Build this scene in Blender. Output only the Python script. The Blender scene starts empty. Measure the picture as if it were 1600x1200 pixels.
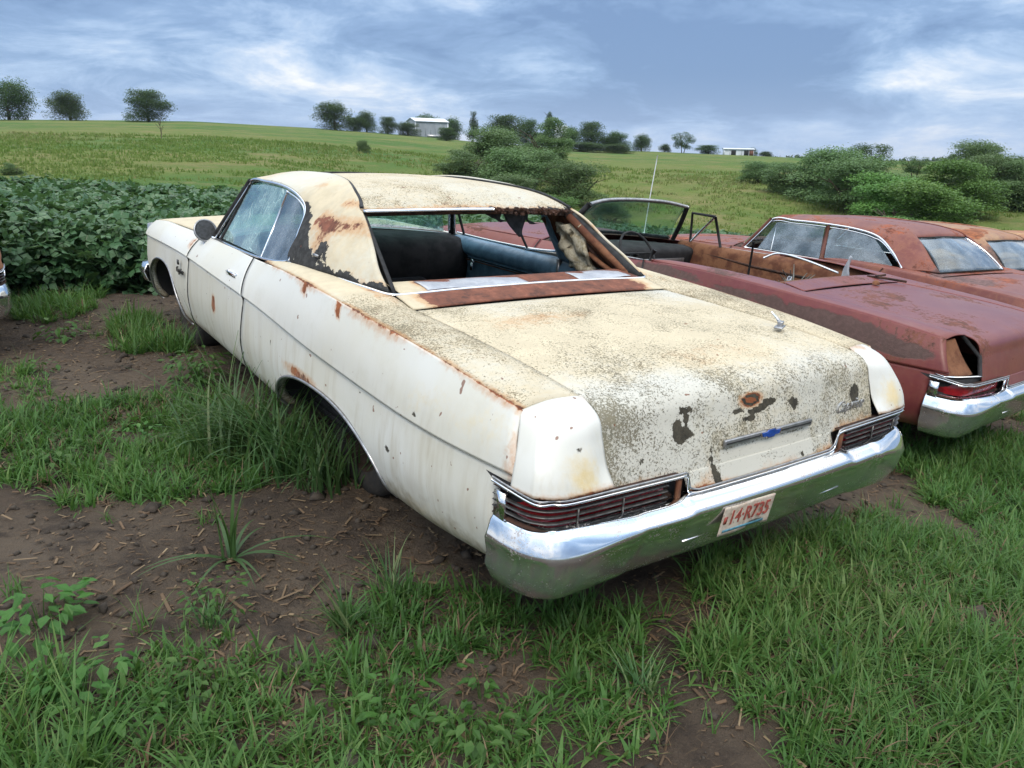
import bpy, math, random
import numpy as np
from mathutils import Matrix, Vector
R_ = math.radians
random.seed(4); RNG = np.random.default_rng(7)
sc = bpy.context.scene; COL = sc.collection

# ---------------------------------------------------------------- camera, world, sun, exposure
def cam_axes(yaw, pitch, roll):
    F = np.array([math.sin(yaw)*math.cos(pitch), math.cos(yaw)*math.cos(pitch), math.sin(pitch)])
    R = np.array([math.cos(yaw), -math.sin(yaw), 0.0]); U = np.cross(R, F)
    R2 = R*math.cos(roll)+U*math.sin(roll); U2 = -R*math.sin(roll)+U*math.cos(roll)
    return np.stack([R2, U2, -F], 1)
YAW = 0.63248564
A_LOC = cam_axes(YAW, -0.30183735, 0.05813479)      # camera axes in the frame of the sloping parking ground
A_WLD = cam_axes(YAW, -0.29042, R_(1.0))            # camera axes against gravity
L2W = A_WLD @ A_LOC.T                               # ground frame -> world (the lot slopes about 2.3 degrees)
EYE = L2W @ np.array([-2.14524757, -1.37869933, 1.60817063])
cd = bpy.data.cameras.new('camera'); cam = bpy.data.objects.new('camera', cd); COL.objects.link(cam)
cd.sensor_width = 36; cd.lens = 27.142; cd.clip_end = 9000; cd.clip_start = .05
cam.matrix_world = Matrix.Translation(Vector(EYE)) @ Matrix(A_WLD.tolist()).to_4x4()
sc.camera = cam

SUN_AZ, SUN_EL = R_(222), R_(48)                    # azimuth clockwise from +y
sun = bpy.data.lights.new('sun', 'SUN'); sun.energy = 1.5; sun.angle = R_(24); sun.color = (1, .93, .82)
so = bpy.data.objects.new('sun', sun); COL.objects.link(so)
sd = Vector((math.sin(SUN_AZ)*math.cos(SUN_EL), math.cos(SUN_AZ)*math.cos(SUN_EL), math.sin(SUN_EL)))
so.rotation_euler = sd.to_track_quat('Z', 'Y').to_euler()
sc.view_settings.view_transform = 'Standard'; sc.view_settings.look = 'None'
sc.view_settings.exposure = 0.15; sc.view_settings.gamma = 1.0; sc.view_settings.use_curve_mapping = False

class G:
    """tiny node-graph writer"""
    def __init__(s, tree): s.t = tree; s.t.nodes.clear()
    def n(s, typ, ins=None, **props):
        nd = s.t.nodes.new(typ)
        for k, v in props.items(): setattr(nd, k, v)
        for k, v in (ins or {}).items():
            if isinstance(v, bpy.types.NodeSocket): s.t.links.new(v, nd.inputs[k])
            elif v is not None: nd.inputs[k].default_value = v
        return nd
    def obj(s): return s.n('ShaderNodeTexCoord').outputs['Object']
    def map(s, vec, scale=(1,1,1), loc=(0,0,0), rot=(0,0,0)):
        return s.n('ShaderNodeMapping', {'Vector': vec, 'Scale': scale, 'Location': loc, 'Rotation': rot}).outputs[0]
    def noise(s, vec, scale, detail=5, rough=.55, dist=0, lac=2.0):
        return s.n('ShaderNodeTexNoise', {'Vector': vec, 'Scale': scale, 'Detail': detail, 'Roughness': rough, 'Distortion': dist, 'Lacunarity': lac}).outputs[0]
    def vor(s, vec, scale, feature='F1', rnd=1.0):
        return s.n('ShaderNodeTexVoronoi', {'Vector': vec, 'Scale': scale, 'Randomness': rnd}, feature=feature).outputs[0]
    def m(s, op, a, b=None, c=None, clamp=False):
        return s.n('ShaderNodeMath', {0: a, 1: b, 2: c}, operation=op, use_clamp=clamp).outputs[0]
    def ss(s, x, lo, hi, a=0.0, b=1.0):
        return s.n('ShaderNodeMapRange', {'Value': x, 'From Min': lo, 'From Max': hi, 'To Min': a, 'To Max': b}, interpolation_type='SMOOTHSTEP').outputs[0]
    def mix(s, f, a, b, mode='MIX'):
        a = (*a, 1) if isinstance(a, tuple) and len(a) == 3 else a
        b = (*b, 1) if isinstance(b, tuple) and len(b) == 3 else b
        nd = s.n('ShaderNodeMix', {0: f, 6: a, 7: b}, data_type='RGBA', blend_type=mode)
        return nd.outputs[2]
    def ramp(s, f, stops):
        nd = s.n('ShaderNodeValToRGB', {0: f}); cr = nd.color_ramp
        while len(cr.elements) < len(stops): cr.elements.new(.5)
        for e, (p, c) in zip(cr.elements, stops): e.position = p; e.color = (*c, 1)
        return nd.outputs[0]
    def attr(s, name): return s.n('ShaderNodeAttribute', attribute_name=name)
    def sep(s, v):
        nd = s.n('ShaderNodeSeparateXYZ', {0: v}); return nd.outputs
    def bump(s, h, strength=.3, dist=.01, normal=None):
        return s.n('ShaderNodeBump', {'Height': h, 'Strength': strength, 'Distance': dist, 'Normal': normal}).outputs[0]
    def out(s, sh): s.n('ShaderNodeOutputMaterial', {0: sh})
    def pbr(s, **k):
        ins = {kk.replace('_', ' '): ((*v, 1) if isinstance(v, tuple) and len(v) == 3 and 'Color' in kk else v) for kk, v in k.items()}
        return s.n('ShaderNodeBsdfPrincipled', ins).outputs[0]
def newmat(name):
    m = bpy.data.materials.new(name); m.use_nodes = True
    return m, G(m.node_tree)

# --- overcast sky: Nishita blue behind layered cloud noise, brighter towards the zenith
w = bpy.data.worlds.new('World'); sc.world = w; w.use_nodes = True
g = G(w.node_tree)
dirv = g.n('ShaderNodeTexCoord').outputs['Generated']
X, Y, Z = g.sep(dirv)
nish = g.n('ShaderNodeTexSky', sky_type='NISHITA', sun_disc=False, sun_elevation=SUN_EL, sun_rotation=SUN_AZ)
zz = g.m('ADD', g.m('MAXIMUM', Z, 0.0), .22)
px = g.m('DIVIDE', X, zz); py = g.m('DIVIDE', Y, zz)
cv = g.n('ShaderNodeCombineXYZ', {0: px, 1: py, 2: 0.0}).outputs[0]
c1 = g.noise(g.map(cv, (1, 1, 1), (7.6, 18.1, 0)), .42, 7, .5, .15)
c2 = g.noise(g.map(cv, (1, 1, 1), (-8.2, 8.2, 3)), 1.9, 9, .64, .4)
c3 = g.noise(g.map(cv, (1, 1, 1), (-3.5, 14.1, 1)), .16, 3, .5)
cl = g.m('ADD', g.m('ADD', g.m('MULTIPLY', c1, .60), g.m('MULTIPLY', c2, .40)), g.m('MULTIPLY', c3, .20))
cl = g.m('ADD', g.m('MULTIPLY', g.m('SUBTRACT', cl, .59), 1.3), .560)
ccol = g.ramp(cl, [(0.45, (.19, .305, .53)), (0.52, (.275, .415, .66)), (0.565, (.40, .55, .79)), (0.61, (.57, .69, .88)), (.68, (.95, .96, .98))])
nb = g.mix(1.0, nish.outputs[0], (.12, .12, .12), 'MULTIPLY')
sky = g.mix(.90, nb, ccol)
hz = g.ss(Z, 0.0, .10)
sky = g.mix(g.m('MULTIPLY', g.m('SUBTRACT', 1.0, hz), .55), sky, (.40, .53, .76))
gain = g.ss(Z, .20, .85, 1.0, 2.9)
warm = g.mix(g.ss(Z, .2, .75), (1, 1, 1), (1.14, 1.0, .82))
sky = g.mix(1.0, sky, warm, 'MULTIPLY')
bg = g.n('ShaderNodeBackground', {0: sky, 1: gain})
g.n('ShaderNodeOutputWorld', {0: bg.outputs[0]})

# ---------------------------------------------------------------- geometry helpers
def tag(o, label=None, cat=None, group=None, kind=None):
    if label: o['label'] = label
    if cat: o['category'] = cat
    if group: o['group'] = group
    if kind: o['kind'] = kind
    return o
def fastmesh(name, V, F, smooth=True):
    """V (n,3), F (m,k) arrays"""
    V = np.asarray(V, np.float32); F = np.asarray(F, np.int32)
    me = bpy.data.meshes.new(name); k = F.shape[1]
    me.vertices.add(len(V)); me.vertices.foreach_set('co', V.ravel())
    me.loops.add(F.size); me.loops.foreach_set('vertex_index', F.ravel())
    me.polygons.add(len(F)); me.polygons.foreach_set('loop_start', np.arange(0, F.size, k, dtype=np.int32))
    me.polygons.foreach_set('use_smooth', np.full(len(F), smooth)); me.update(); me.validate()
    return me
def link(name, me, mat=None, parent=None):
    o = bpy.data.objects.new(name, me); COL.objects.link(o)
    if mat is not None and len(me.materials) == 0: me.materials.append(mat)
    if parent is not None: o.parent = parent
    return o
def empty(name, mw=None):
    o = bpy.data.objects.new(name, None); COL.objects.link(o); o.empty_display_size = .3
    if mw is not None: o.matrix_world = mw
    return o
def cr(P, n):
    P = np.asarray(P, float); k = len(P)
    if k == 2: t = np.linspace(0, 1, n)[:, None]; return P[0]*(1-t)+P[1]*t
    t = np.linspace(0, k-1, n) if np.isscalar(n) else np.asarray(n)
    i = np.clip(t.astype(int), 0, k-2); u = (t-i)[:, None]
    Q = np.concatenate([(2*P[0]-P[1])[None], P, (2*P[-1]-P[-2])[None]])
    a, b, c, d = Q[i], Q[i+1], Q[i+2], Q[i+3]
    return .5*((2*b)+(-a+c)*u+(2*a-5*b+4*c-d)*u*u+(-a+3*b-3*c+d)*u**3)
def patch(net, nu, nv):
    rows = np.stack([cr(r, nv) for r in net])
    return np.stack([cr(rows[:, j], nu) for j in range(nv)], 1)
def spl(xs, ys):
    """natural cubic spline"""
    xs = np.array(xs, float); ys = np.array(ys, float); n = len(xs); h = np.diff(xs)
    A = np.zeros((n, n)); b = np.zeros(n); A[0, 0] = A[-1, -1] = 1
    for i in range(1, n-1):
        A[i, i-1] = h[i-1]; A[i, i] = 2*(h[i-1]+h[i]); A[i, i+1] = h[i]
        b[i] = 6*((ys[i+1]-ys[i])/h[i]-(ys[i]-ys[i-1])/h[i-1])
    mm = np.linalg.solve(A, b)
    def f(x):
        x = np.asarray(x, float); xc = np.clip(x, xs[0], xs[-1])
        i = np.clip(np.searchsorted(xs, xc)-1, 0, n-2); d = xc-xs[i]; hh = h[i]
        return ys[i]+d*((ys[i+1]-ys[i])/hh-hh*(2*mm[i]+mm[i+1])/6)+d*d*mm[i]/2+d**3*(mm[i+1]-mm[i])/(6*hh)
    return f
class MB:
    def __init__(s): s.v = []; s.f = []
    def add(s, V, F):
        b = len(s.v); s.v += [tuple(map(float, p)) for p in V]; s.f += [tuple(i+b for i in f) for f in F]; return s
    def grid(s, P, closed=False):
        P = np.asarray(P); n, m = P.shape[:2]; F = []
        for i in range(n-1):
            for j in range(m if closed else m-1):
                k = (j+1) % m; F.append((i*m+j, (i+1)*m+j, (i+1)*m+k, i*m+k))
        return s.add(P.reshape(-1, 3), F)
    def box(s, c, d, rot=None, bev=0):
        x, y, z = (q/2 for q in d); P = []
        for a in (-1, 1):
            for b in (-1, 1):
                for e in (-1, 1): P.append(Vector((a*x, b*y, e*z)))
        if rot is not None: P = [rot @ p for p in P]
        P = [p+Vector(c) for p in P]
        return s.add(P, [(0,1,3,2), (4,6,7,5), (0,4,5,1), (2,3,7,6), (0,2,6,4), (1,5,7,3)])
    def tube(s, path, r, n=8, flat=1.0, cap=True):
        P = np.asarray(path, float); k = len(P); T = np.gradient(P, axis=0); T /= np.linalg.norm(T, axis=1)[:, None]+1e-9
        up = np.array([0, 0, 1.]) if abs(T[0][2]) < .9 else np.array([1., 0, 0]); rings = []
        for i in range(k):
            S = np.cross(T[i], up); S /= np.linalg.norm(S)+1e-9; N = np.cross(S, T[i])
            rr = r[i] if hasattr(r, '__len__') else r
            rings.append([P[i]+S*math.cos(a)*rr+N*math.sin(a)*rr*flat for a in np.linspace(0, 2*math.pi, n, endpoint=False)])
        b = len(s.v); s.grid(np.array(rings), True)
        if cap: s.f.append(tuple(b+i for i in range(n))[::-1]); s.f.append(tuple(b+(k-1)*n+i for i in range(n)))
        return s
    def sweep(s, path, prof, closed=False):
        """profile points (out, up) swept along a path; out = path tangent x z"""
        P = np.asarray(path, float); T = np.gradient(P, axis=0); T[:, 2] = 0; T /= np.linalg.norm(T, axis=1)[:, None]+1e-9
        S = np.stack([T[:, 1], -T[:, 0], 0*T[:, 0]], 1)
        pr = prof if callable(prof) else (lambda i, t: prof)
        k = len(P)
        return s.grid(np.array([[P[i]+S[i]*a+np.array([0, 0, b]) for a, b in pr(i, i/(k-1))] for i in range(k)]), closed)
    def lathe(s, c, axis, prof, n=24):
        """prof: (radius, along)"""
        ax = Vector(axis).normalized(); q = ax.to_track_quat('Z', 'Y'); rings = []
        for rr, z in prof:
            rings.append([tuple(Vector(c)+q @ Vector((rr*math.cos(a), rr*math.sin(a), z))) for a in np.linspace(0, 2*math.pi, n, endpoint=False)])
        return s.grid(np.array(rings), True)
    def poly(s, pts): return s.add(pts, [tuple(range(len(pts)))])
    def build(s, name, mat, parent=None, smooth=True, solid=0, off=-1, sub=0, auto=None):
        me = bpy.data.meshes.new(name); me.from_pydata(s.v, [], s.f); me.update()
        if smooth: me.polygons.foreach_set('use_smooth', np.full(len(me.polygons), True))
        me.materials.append(mat); o = link(name, me, None, parent)
        if auto:
            md = o.modifiers.new('edge', 'EDGE_SPLIT'); md.split_angle = R_(auto)
        if solid:
            md = o.modifiers.new('thickness', 'SOLIDIFY'); md.thickness = solid; md.offset = off
        return o
def bevel(o, wd=.004, seg=2):
    md = o.modifiers.new('bevel', 'BEVEL'); md.width = wd; md.segments = seg; md.limit_method = 'ANGLE'; return o
def co_of(o):
    n = len(o.data.vertices); a = np.empty(n*3, np.float32); o.data.vertices.foreach_get('co', a); return a.reshape(-1, 3)
def paint(o, fn):
    P = co_of(o); n = len(P); C = np.zeros((n, 4), np.float32)
    r = fn(P)
    for i in range(4): C[:, i] = r[i]
    at = o.data.attributes.get('wear') or o.data.attributes.new('wear', 'FLOAT_COLOR', 'POINT')
    at.data.foreach_set('color', C.ravel())
def blob(P, c, r, soft=.6):
    d = np.sqrt((((P-np.array(c))/np.array(r))**2).sum(1)); return np.clip((1-d)/soft+.5, 0, 1)
def seg_d(P, pts):
    """distance of points to polyline"""
    pts = np.asarray(pts, float); best = np.full(len(P), 1e9)
    for a, b in zip(pts[:-1], pts[1:]):
        ab = b-a; t = np.clip(((P-a)@ab)/(ab@ab), 0, 1); best = np.minimum(best, np.linalg.norm(P-a-t[:, None]*ab, axis=1))
    return best

# ---------------------------------------------------------------- materials
def carpaint(name, base, cream=(.62, .50, .28), rust=(.22, .07, .025), rust2=(.09, .028, .015), dark=(.035, .032, .025), rough=.38,
             mud=1.0, auto_rust=0.0, halo=(.50, .25, .10), speckc=(.075, .068, .038), base2=None, chalk=0.0, moss=0.0, dnoise=1.0, dsoft=.03, dk2=2.2, streak=.0, chiplev=.735):
    m, g = newmat(name); v = g.obj(); x, y, z = g.sep(v)
    at = g.attr('wear'); r, gg, b = list(g.n('ShaderNodeSeparateColor', {0: at.outputs['Color']}).outputs)[:3]
    al = at.outputs['Alpha']
    n1 = g.noise(v, 4.5, 9, .62); n2 = g.noise(v, 34, 7, .65); n3 = g.noise(v, 150, 4, .6); n4 = g.noise(v, 12, 6, .6); n5 = g.noise(v, 1.7, 4, .5)
    edge = g.m('ADD', g.m('MULTIPLY', g.m('SUBTRACT', n1, .5), .9), g.m('MULTIPLY', g.m('SUBTRACT', n2, .5), .8))
    bc = g.mix(g.ss(n5, .38, .62), base, base2 or tuple(c*.93 for c in base))
    bc = g.mix(g.m('MULTIPLY', g.ss(n4, .45, .7), .25+chalk), bc, tuple(min(1, c*(1.25 if chalk else .93)+(.02 if chalk else 0)) for c in base))
    cm = g.ss(g.m('ADD', b, g.m('MULTIPLY', edge, .75)), .25, .8)
    bc = g.mix(cm, bc, g.mix(g.ss(n4, .35, .65), cream, tuple(min(1, c*1.15) for c in cream)))
    # fine lichen specks
    n6 = g.noise(v, 125, 3, .7); n7 = g.noise(v, 330, 2, .6)
    thr = g.m('SUBTRACT', .700, g.m('MULTIPLY', al, .235))
    n8 = g.m('ADD', g.m('MULTIPLY', n6, .62), g.m('MULTIPLY', n7, .38))
    sp = g.m('MULTIPLY', g.ss(g.m('SUBTRACT', g.m('ADD', n8, g.m('ADD', g.m('MULTIPLY', g.m('SUBTRACT', n1, .5), .30), g.m('MULTIPLY', g.m('SUBTRACT', n4, .5), .22))), thr), 0, .045), g.ss(al, .02, .1))
    bc = g.mix(g.m('MULTIPLY', sp, .82), bc, g.mix(g.ss(n4, .4, .62), speckc, (speckc[0]*1.5, speckc[1]*1.25, speckc[2]*1.1)))
    if moss:   # greenish bloom where lichen is dense
        bc = g.mix(g.m('MULTIPLY', g.m('MULTIPLY', g.ss(g.m('ADD', al, edge), .66, 1.25), .62), moss), bc, (.29, .26, .165))
    rr = g.m('ADD', g.m('ADD', r, g.m('MULTIPLY', g.ss(n5, .5, .75), auto_rust)), 0.0)
    # halo and rust
    re = g.m('ADD', rr, g.m('MULTIPLY', edge, .85))
    gate = g.ss(rr, .02, .2)
    bc = g.mix(g.m('MULTIPLY', g.m('MULTIPLY', g.ss(re, .10, .5), gate), .65), bc, halo)
    rm = g.m('MULTIPLY', g.ss(re, .42, .55), gate)
    bc = g.mix(rm, bc, g.mix(g.ss(n2, .38, .62), rust, g.mix(g.ss(n4, .4, .6), rust2, tuple(c*1.5 for c in rust))))
    dm = g.m('MULTIPLY', g.ss(g.m('ADD', gg, g.m('MULTIPLY', g.m('ADD', edge, g.m('MULTIPLY', g.m('SUBTRACT', n4, .5), .9)), dnoise)), .5-dsoft, .54+dsoft), g.ss(gg, .03, .15))
    bc = g.mix(dm, bc, g.mix(g.ss(n2, .4, .65), dark, tuple(c*dk2 for c in dark)))
    # splashed earth near the sills
    md = g.m('MULTIPLY', g.ss(g.m('ADD', z, g.m('MULTIPLY', g.m('SUBTRACT', n4, .5), .35)), .47, .31), .75*mud)
    stk = g.noise(g.map(v, (26, 26, 2.2)), 1.0, 6, .65); stk2 = g.noise(g.map(v, (9, 9, 1.1)), 1.0, 5, .6)
    stm = g.m('MULTIPLY', g.m('MULTIPLY', g.m('ADD', g.ss(stk, .50, .72), g.ss(stk2, .50, .70)), g.ss(z, .93, .55)), streak)
    bc = g.mix(stm, bc, (.36, .29, .17))
    smr = g.m('MULTIPLY', g.ss(g.noise(v, 3.1, 7, .7), .53, .68), streak*.55)
    bc = g.mix(smr, bc, (.46, .42, .32))
    bc = g.mix(md, bc, (.20, .155, .085))
    # tiny random chips
    ch = g.ss(g.noise(v, 23, 2, .5), chiplev, chiplev+.015)
    bc = g.mix(g.m('MULTIPLY', ch, .8), bc, tuple(c*.8 for c in rust))
    msk = g.m('MAXIMUM', g.m('MAXIMUM', rm, dm), g.m('MULTIPLY', g.m('MAXIMUM', sp, cm), .7))
    ro = g.m('ADD', rough, g.m('MULTIPLY', g.m('MAXIMUM', msk, md), .9-rough-.03), None, True)
    h = g.m('ADD', g.m('ADD', g.m('MULTIPLY', rm, -.5), g.m('MULTIPLY', sp, .35)), g.m('ADD', g.m('MULTIPLY', dm, -.7), g.m('MULTIPLY', g.m('MULTIPLY', n3, msk), .5)))
    nm = g.bump(h, .55, .004)
    nm = g.bump(g.noise(v, 2.2, 2, .4), .22, .02, nm); nm = g.bump(g.noise(v, 7.5, 3, .5), .16, .006, nm)
    g.out(g.pbr(Base_Color=bc, Roughness=ro, Normal=nm, Specular_IOR_Level=.42))
    return m
def simple(name, col, rough=.6, metal=0.0, var=.25, scale=20, bump=.15, spec=.4, col2=None, thr=(.42, .62)):
    m, g = newmat(name); v = g.obj(); n = g.noise(v, scale, 6, .6); n2 = g.noise(v, scale*6, 4, .6)
    c = g.mix(g.ss(n, *thr), col, col2 or tuple(x*(1-var) for x in col))
    c = g.mix(g.m('MULTIPLY', g.ss(n2, .5, .7), var), c, tuple(x*.55 for x in col))
    ro = g.ss(n, .3, .7, max(.02, rough-.08), min(1, rough+.08))
    g.out(g.pbr(Base_Color=c, Roughness=ro, Metallic=metal, Specular_IOR_Level=spec, Normal=g.bump(n2, bump, .003)))
    return m
def chrome(name, pit=.5, tint=(.80, .82, .84), rough=.07):
    m, g = newmat(name); v = g.obj(); n = g.noise(v, 9, 7, .6); n2 = g.noise(v, 120, 4, .65); x, y, z = g.sep(v)
    p = g.m('MULTIPLY', g.ss(g.m('ADD', n2, g.m('MULTIPLY', g.m('SUBTRACT', n, .5), .7)), .60, .70), pit)
    dirt = g.m('MULTIPLY', g.ss(g.m('ADD', z, g.m('MULTIPLY', g.m('SUBTRACT', n, .5), .35)), .575, .40), .22)
    c = g.mix(p, tint, (.30, .17, .08)); c = g.mix(dirt, c, (.12, .11, .08))
    me = g.m('SUBTRACT', 1.0, g.m('ADD', g.m('MULTIPLY', p, .6), g.m('MULTIPLY', dirt, .45)))
    ro = g.m('ADD', rough, g.m('ADD', g.m('MULTIPLY', p, .4), g.m('ADD', g.m('MULTIPLY', dirt, .5), g.m('MULTIPLY', g.ss(n, .4, .7), .08))))
    nm = g.bump(g.noise(v, 3.5, 3, .5), .10, .02)
    g.out(g.pbr(Base_Color=c, Metallic=me, Roughness=ro, Normal=nm))
    return m
def glass(name, tint=(.75, .86, .84), film=(.35, .40, .40), dust=.18, cracks=0.0, alpha=.25):
    """thin old window glass: clear transmission, surface dust, optional crack web"""
    m, g = newmat(name); v = g.obj(); n = g.noise(v, 5, 6, .6); n2 = g.noise(v, 90, 3, .6)
    gl = g.pbr(Base_Color=tint, Roughness=.03, Metallic=0.0, IOR=1.5, Specular_IOR_Level=.6)
    tr = g.n('ShaderNodeBsdfTransparent', {0: (*tint, 1)}).outputs[0]
    geo = g.n('ShaderNodeNewGeometry'); dt = g.m('ABSOLUTE', g.n('ShaderNodeVectorMath', {0: geo.outputs['Normal'], 1: geo.outputs['Incoming']}, operation='DOT_PRODUCT').outputs['Value'])
    fr = g.m('ADD', .05, g.m('MULTIPLY', .95, g.m('POWER', g.m('SUBTRACT', 1.0, dt, None, True), 5.0)))
    glo = g.n('ShaderNodeBsdfGlossy', {0: (.9, .95, 1, 1), 1: .03}).outputs[0]
    base = g.n('ShaderNodeMixShader', {0: g.m('MULTIPLY', fr, 1.5, None, True), 1: tr, 2: glo}).outputs[0]
    du = g.pbr(Base_Color=film, Roughness=.7)
    d = g.m('MULTIPLY', g.m('ADD', g.ss(n, .3, .75), g.m('MULTIPLY', g.ss(n2, .5, .7), .4)), dust)
    if cracks:
        dv = g.map(v, (1, 1, 1)); wv = g.n('ShaderNodeMix', {0: .12, 4: dv, 5: g.n('ShaderNodeTexNoise', {'Vector': v, 'Scale': 3.0}).outputs[1]}, data_type='VECTOR').outputs[1]
        e = g.vor(g.map(wv, (1, 1.6, .5)), 6.0, 'DISTANCE_TO_EDGE'); e2 = g.vor(g.map(wv, (1, 2.2, .8)), 17.0, 'DISTANCE_TO_EDGE')
        ck = g.m('MAXIMUM', g.m('MULTIPLY', g.ss(e, .008, .002), g.ss(n, .36, .55)), g.m('MULTIPLY', g.m('MULTIPLY', g.ss(e2, .03, .008), g.ss(n, .48, .6)), .7))
        d = g.m('ADD', d, g.m('MULTIPLY', ck, cracks), None, True)
    g.out(g.n('ShaderNodeMixShader', {0: g.m('ADD', d, alpha*0.0, None, True), 1: base, 2: du}).outputs[0])
    return m
def leafmat(name, c1, c2, c3, trans=.35, rough=.55, scale=.5):
    """foliage: per-leaf tint attribute, per-object variation, translucent light"""
    m, g = newmat(name); t = g.attr('tint').outputs['Fac']; v = g.obj()
    oi = g.n('ShaderNodeObjectInfo').outputs['Random']
    c = g.ramp(t, [(0, c1), (.55, c2), (1, c3)])
    n = g.noise(v, scale, 3, .5)
    c = g.mix(g.m('MULTIPLY', g.ss(n, .35, .65), .35), c, tuple(x*.6 for x in c2))
    hs = g.n('ShaderNodeHueSaturation', {'Color': c, 'Value': g.ss(oi, 0, 1, .8, 1.15), 'Hue': g.ss(oi, 0, 1, .49, .51), 'Saturation': 1.0}).outputs[0]
    di = g.pbr(Base_Color=hs, Roughness=rough, Specular_IOR_Level=.35)
    tl = g.n('ShaderNodeBsdfTranslucent', {0: g.mix(.5, hs, (.12, .20, .03))}).outputs[0]
    g.out(g.n('ShaderNodeMixShader', {0: trans, 1: di, 2: tl}).outputs[0])
    return m
M = {}
M['white'] = carpaint('chalky white car paint', (.67, .665, .62), rough=.40, base2=(.63, .61, .53), streak=.30, chiplev=.722)
M['cream'] = carpaint('lichen specked cream paint', dnoise=1.9, dark=(.022, .022, .022), rust=(.165, .060, .036), rust2=(.085, .035, .025), base= (.55, .53, .45), cream=(.51, .435, .305), rough=.5, moss=.0, mud=0, speckc=(.085, .075, .04))
M['lid'] = carpaint('lichen covered trunk paint', (.56, .54, .47), cream=(.53, .455, .32), rough=.5, moss=.60, dnoise=2.3, speckc=(.055, .052, .028), mud=0, dark=(.030, .026, .018))
M['maroon'] = carpaint('chalky maroon car paint', (.145, .030, .031), streak=.05, dnoise=.7, dsoft=.10, dk2=1.3, cream=(.14, .055, .040), rust=(.12, .042, .026), rust2=(.070, .032, .024), dark=(.085, .050, .044),
                       rough=.34, halo=(.20, .055, .04), chalk=.12, mud=.6, auto_rust=.30, base2=(.155, .034, .036), speckc=(.07, .03, .02))
M['maroon_b'] = carpaint('rusty maroon sedan paint', (.155, .040, .030), streak=.06, cream=(.30, .16, .08), rust=(.23, .065, .03), rust2=(.10, .032, .022), dark=(.09, .05, .045),
                         rough=.42, halo=(.24, .08, .045), chalk=.10, mud=.6, auto_rust=.35, speckc=(.08, .04, .02))
M['tan_rust'] = carpaint('tan and rust car paint', (.24, .12, .08), cream=(.45, .36, .22), rust=(.25, .085, .035), rust2=(.12, .04, .02), dark=(.08, .05, .04),
                         rough=.6, halo=(.38, .20, .10), mud=.5, auto_rust=.9)
M['brown_rust'] = carpaint('brown rusted car paint', (.30, .12, .05), rust=(.25, .08, .03), rust2=(.12, .04, .02), rough=.6, auto_rust=.5)
M['orange_rust'] = simple('orange sheet metal rust', (.20, .085, .040), .85, 0, .5, 9, .5, col2=(.10, .035, .018))
M['brown_metal'] = simple('dark rusted steel', (.075, .035, .022), .9, 0, .5, 14, .5, col2=(.03, .018, .014))
M['chrome'] = chrome('weathered chrome', .5)
M['chrome_clean'] = chrome('bright trim chrome', .12, (.85, .86, .88), .12)
M['trimdull'] = simple('dull anodised trim', (.42, .42, .43), .38, .8, .3, 30, .1)
M['bar'] = simple('tarnished lamp bar', (.15, .145, .14), .45, .7, .5, 30, .1)
M['black'] = simple('black rubber', (.02, .02, .021), .75, 0, .4, 30, .3)
M['dark'] = simple('dark interior', (.022, .021, .022), .85, 0, .5, 9, .3, col2=(.012, .012, .013))
M['blue'] = simple('faded blue vinyl', (.20, .34, .46), .5, 0, .3, 12, .3, col2=(.14, .25, .35))
M['blue_dk'] = simple('dirty blue vinyl', (.13, .23, .31), .6, 0, .4, 10, .3, col2=(.08, .15, .21))
M['fluff'] = simple('exposed fibre padding', (.55, .50, .38), .95, 0, .5, 30, 1.0, col2=(.30, .25, .16))
M['tape'] = simple('weathered silver sheet', (.50, .52, .56), .45, .3, .25, 14, .2, col2=(.38, .40, .45))
M['rubber'] = simple('cracked tyre rubber', (.030, .028, .027), .9, 0, .4, 25, .5, col2=(.055, .047, .04))
M['rim'] = simple('rusty steel wheel', (.055, .035, .025), .8, .2, .5, 18, .4)
M['cloth'] = simple('torn roof vinyl', (.045, .047, .052), .9, 0, .4, 25, .6)
M['glass'] = glass('old clear glass', dust=.22)
M['glass_dusty'] = glass('dusty reflective glass', (.50, .57, .58), (.36, .42, .48), dust=.40)
M['glass_crack'] = glass('cracked greenish glass', (.72, .88, .84), (.45, .60, .60), dust=.25, cracks=.75)
M['glass_teal'] = glass('green tinted windshield glass', (.82, .94, .90), (.30, .45, .40), dust=.14)
M['lens'] = simple('red lens', (.32, .012, .02), .18, 0, .4, 20, .1, spec=.6, col2=(.13, .006, .010))
M['plate'] = None
M['bark'] = simple('bark', (.085, .065, .045), .95, 0, .4, 6, .8)
M['shed'] = simple('pale ribbed steel', (.36, .39, .43), .55, .1, .15, .6, .1)
M['shed_roof'] = simple('white roof steel', (.72, .75, .80), .45, .1, .1, .6, .05)
M['opening_shade'] = simple('painted opening shade', (.03, .03, .03), .9)  # near-black colour standing in for the shade inside openings
M['wood_red'] = simple('weathered red boards', (.20, .09, .06), .85)
def plate_mat():
    m, g = newmat('aged licence plate enamel'); v = g.obj(); n = g.noise(v, 25, 6, .65); n2 = g.noise(v, 120, 4, .6); x, y, z = g.sep(v)
    c = g.mix(g.ss(n, .4, .65), (.62, .54, .45), (.50, .38, .30)); c = g.mix(g.m('MULTIPLY', g.ss(n2, .56, .66), .6), c, (.12, .07, .05))
    g.out(g.pbr(Base_Color=c, Roughness=.6, Normal=g.bump(n2, .2, .002))); return m
M['plate'] = plate_mat()
M['plate_red'] = simple('faded red paint', (.42, .09, .07), .6, 0, .35, 60, .1, col2=(.25, .06, .05))
M['plate_blue'] = simple('faded blue paint', (.10, .27, .36), .6, 0, .35, 60, .1)
M['badge_blue'] = simple('blue enamel', (.015, .07, .33), .3, 0, .3, 60, .05)
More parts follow.
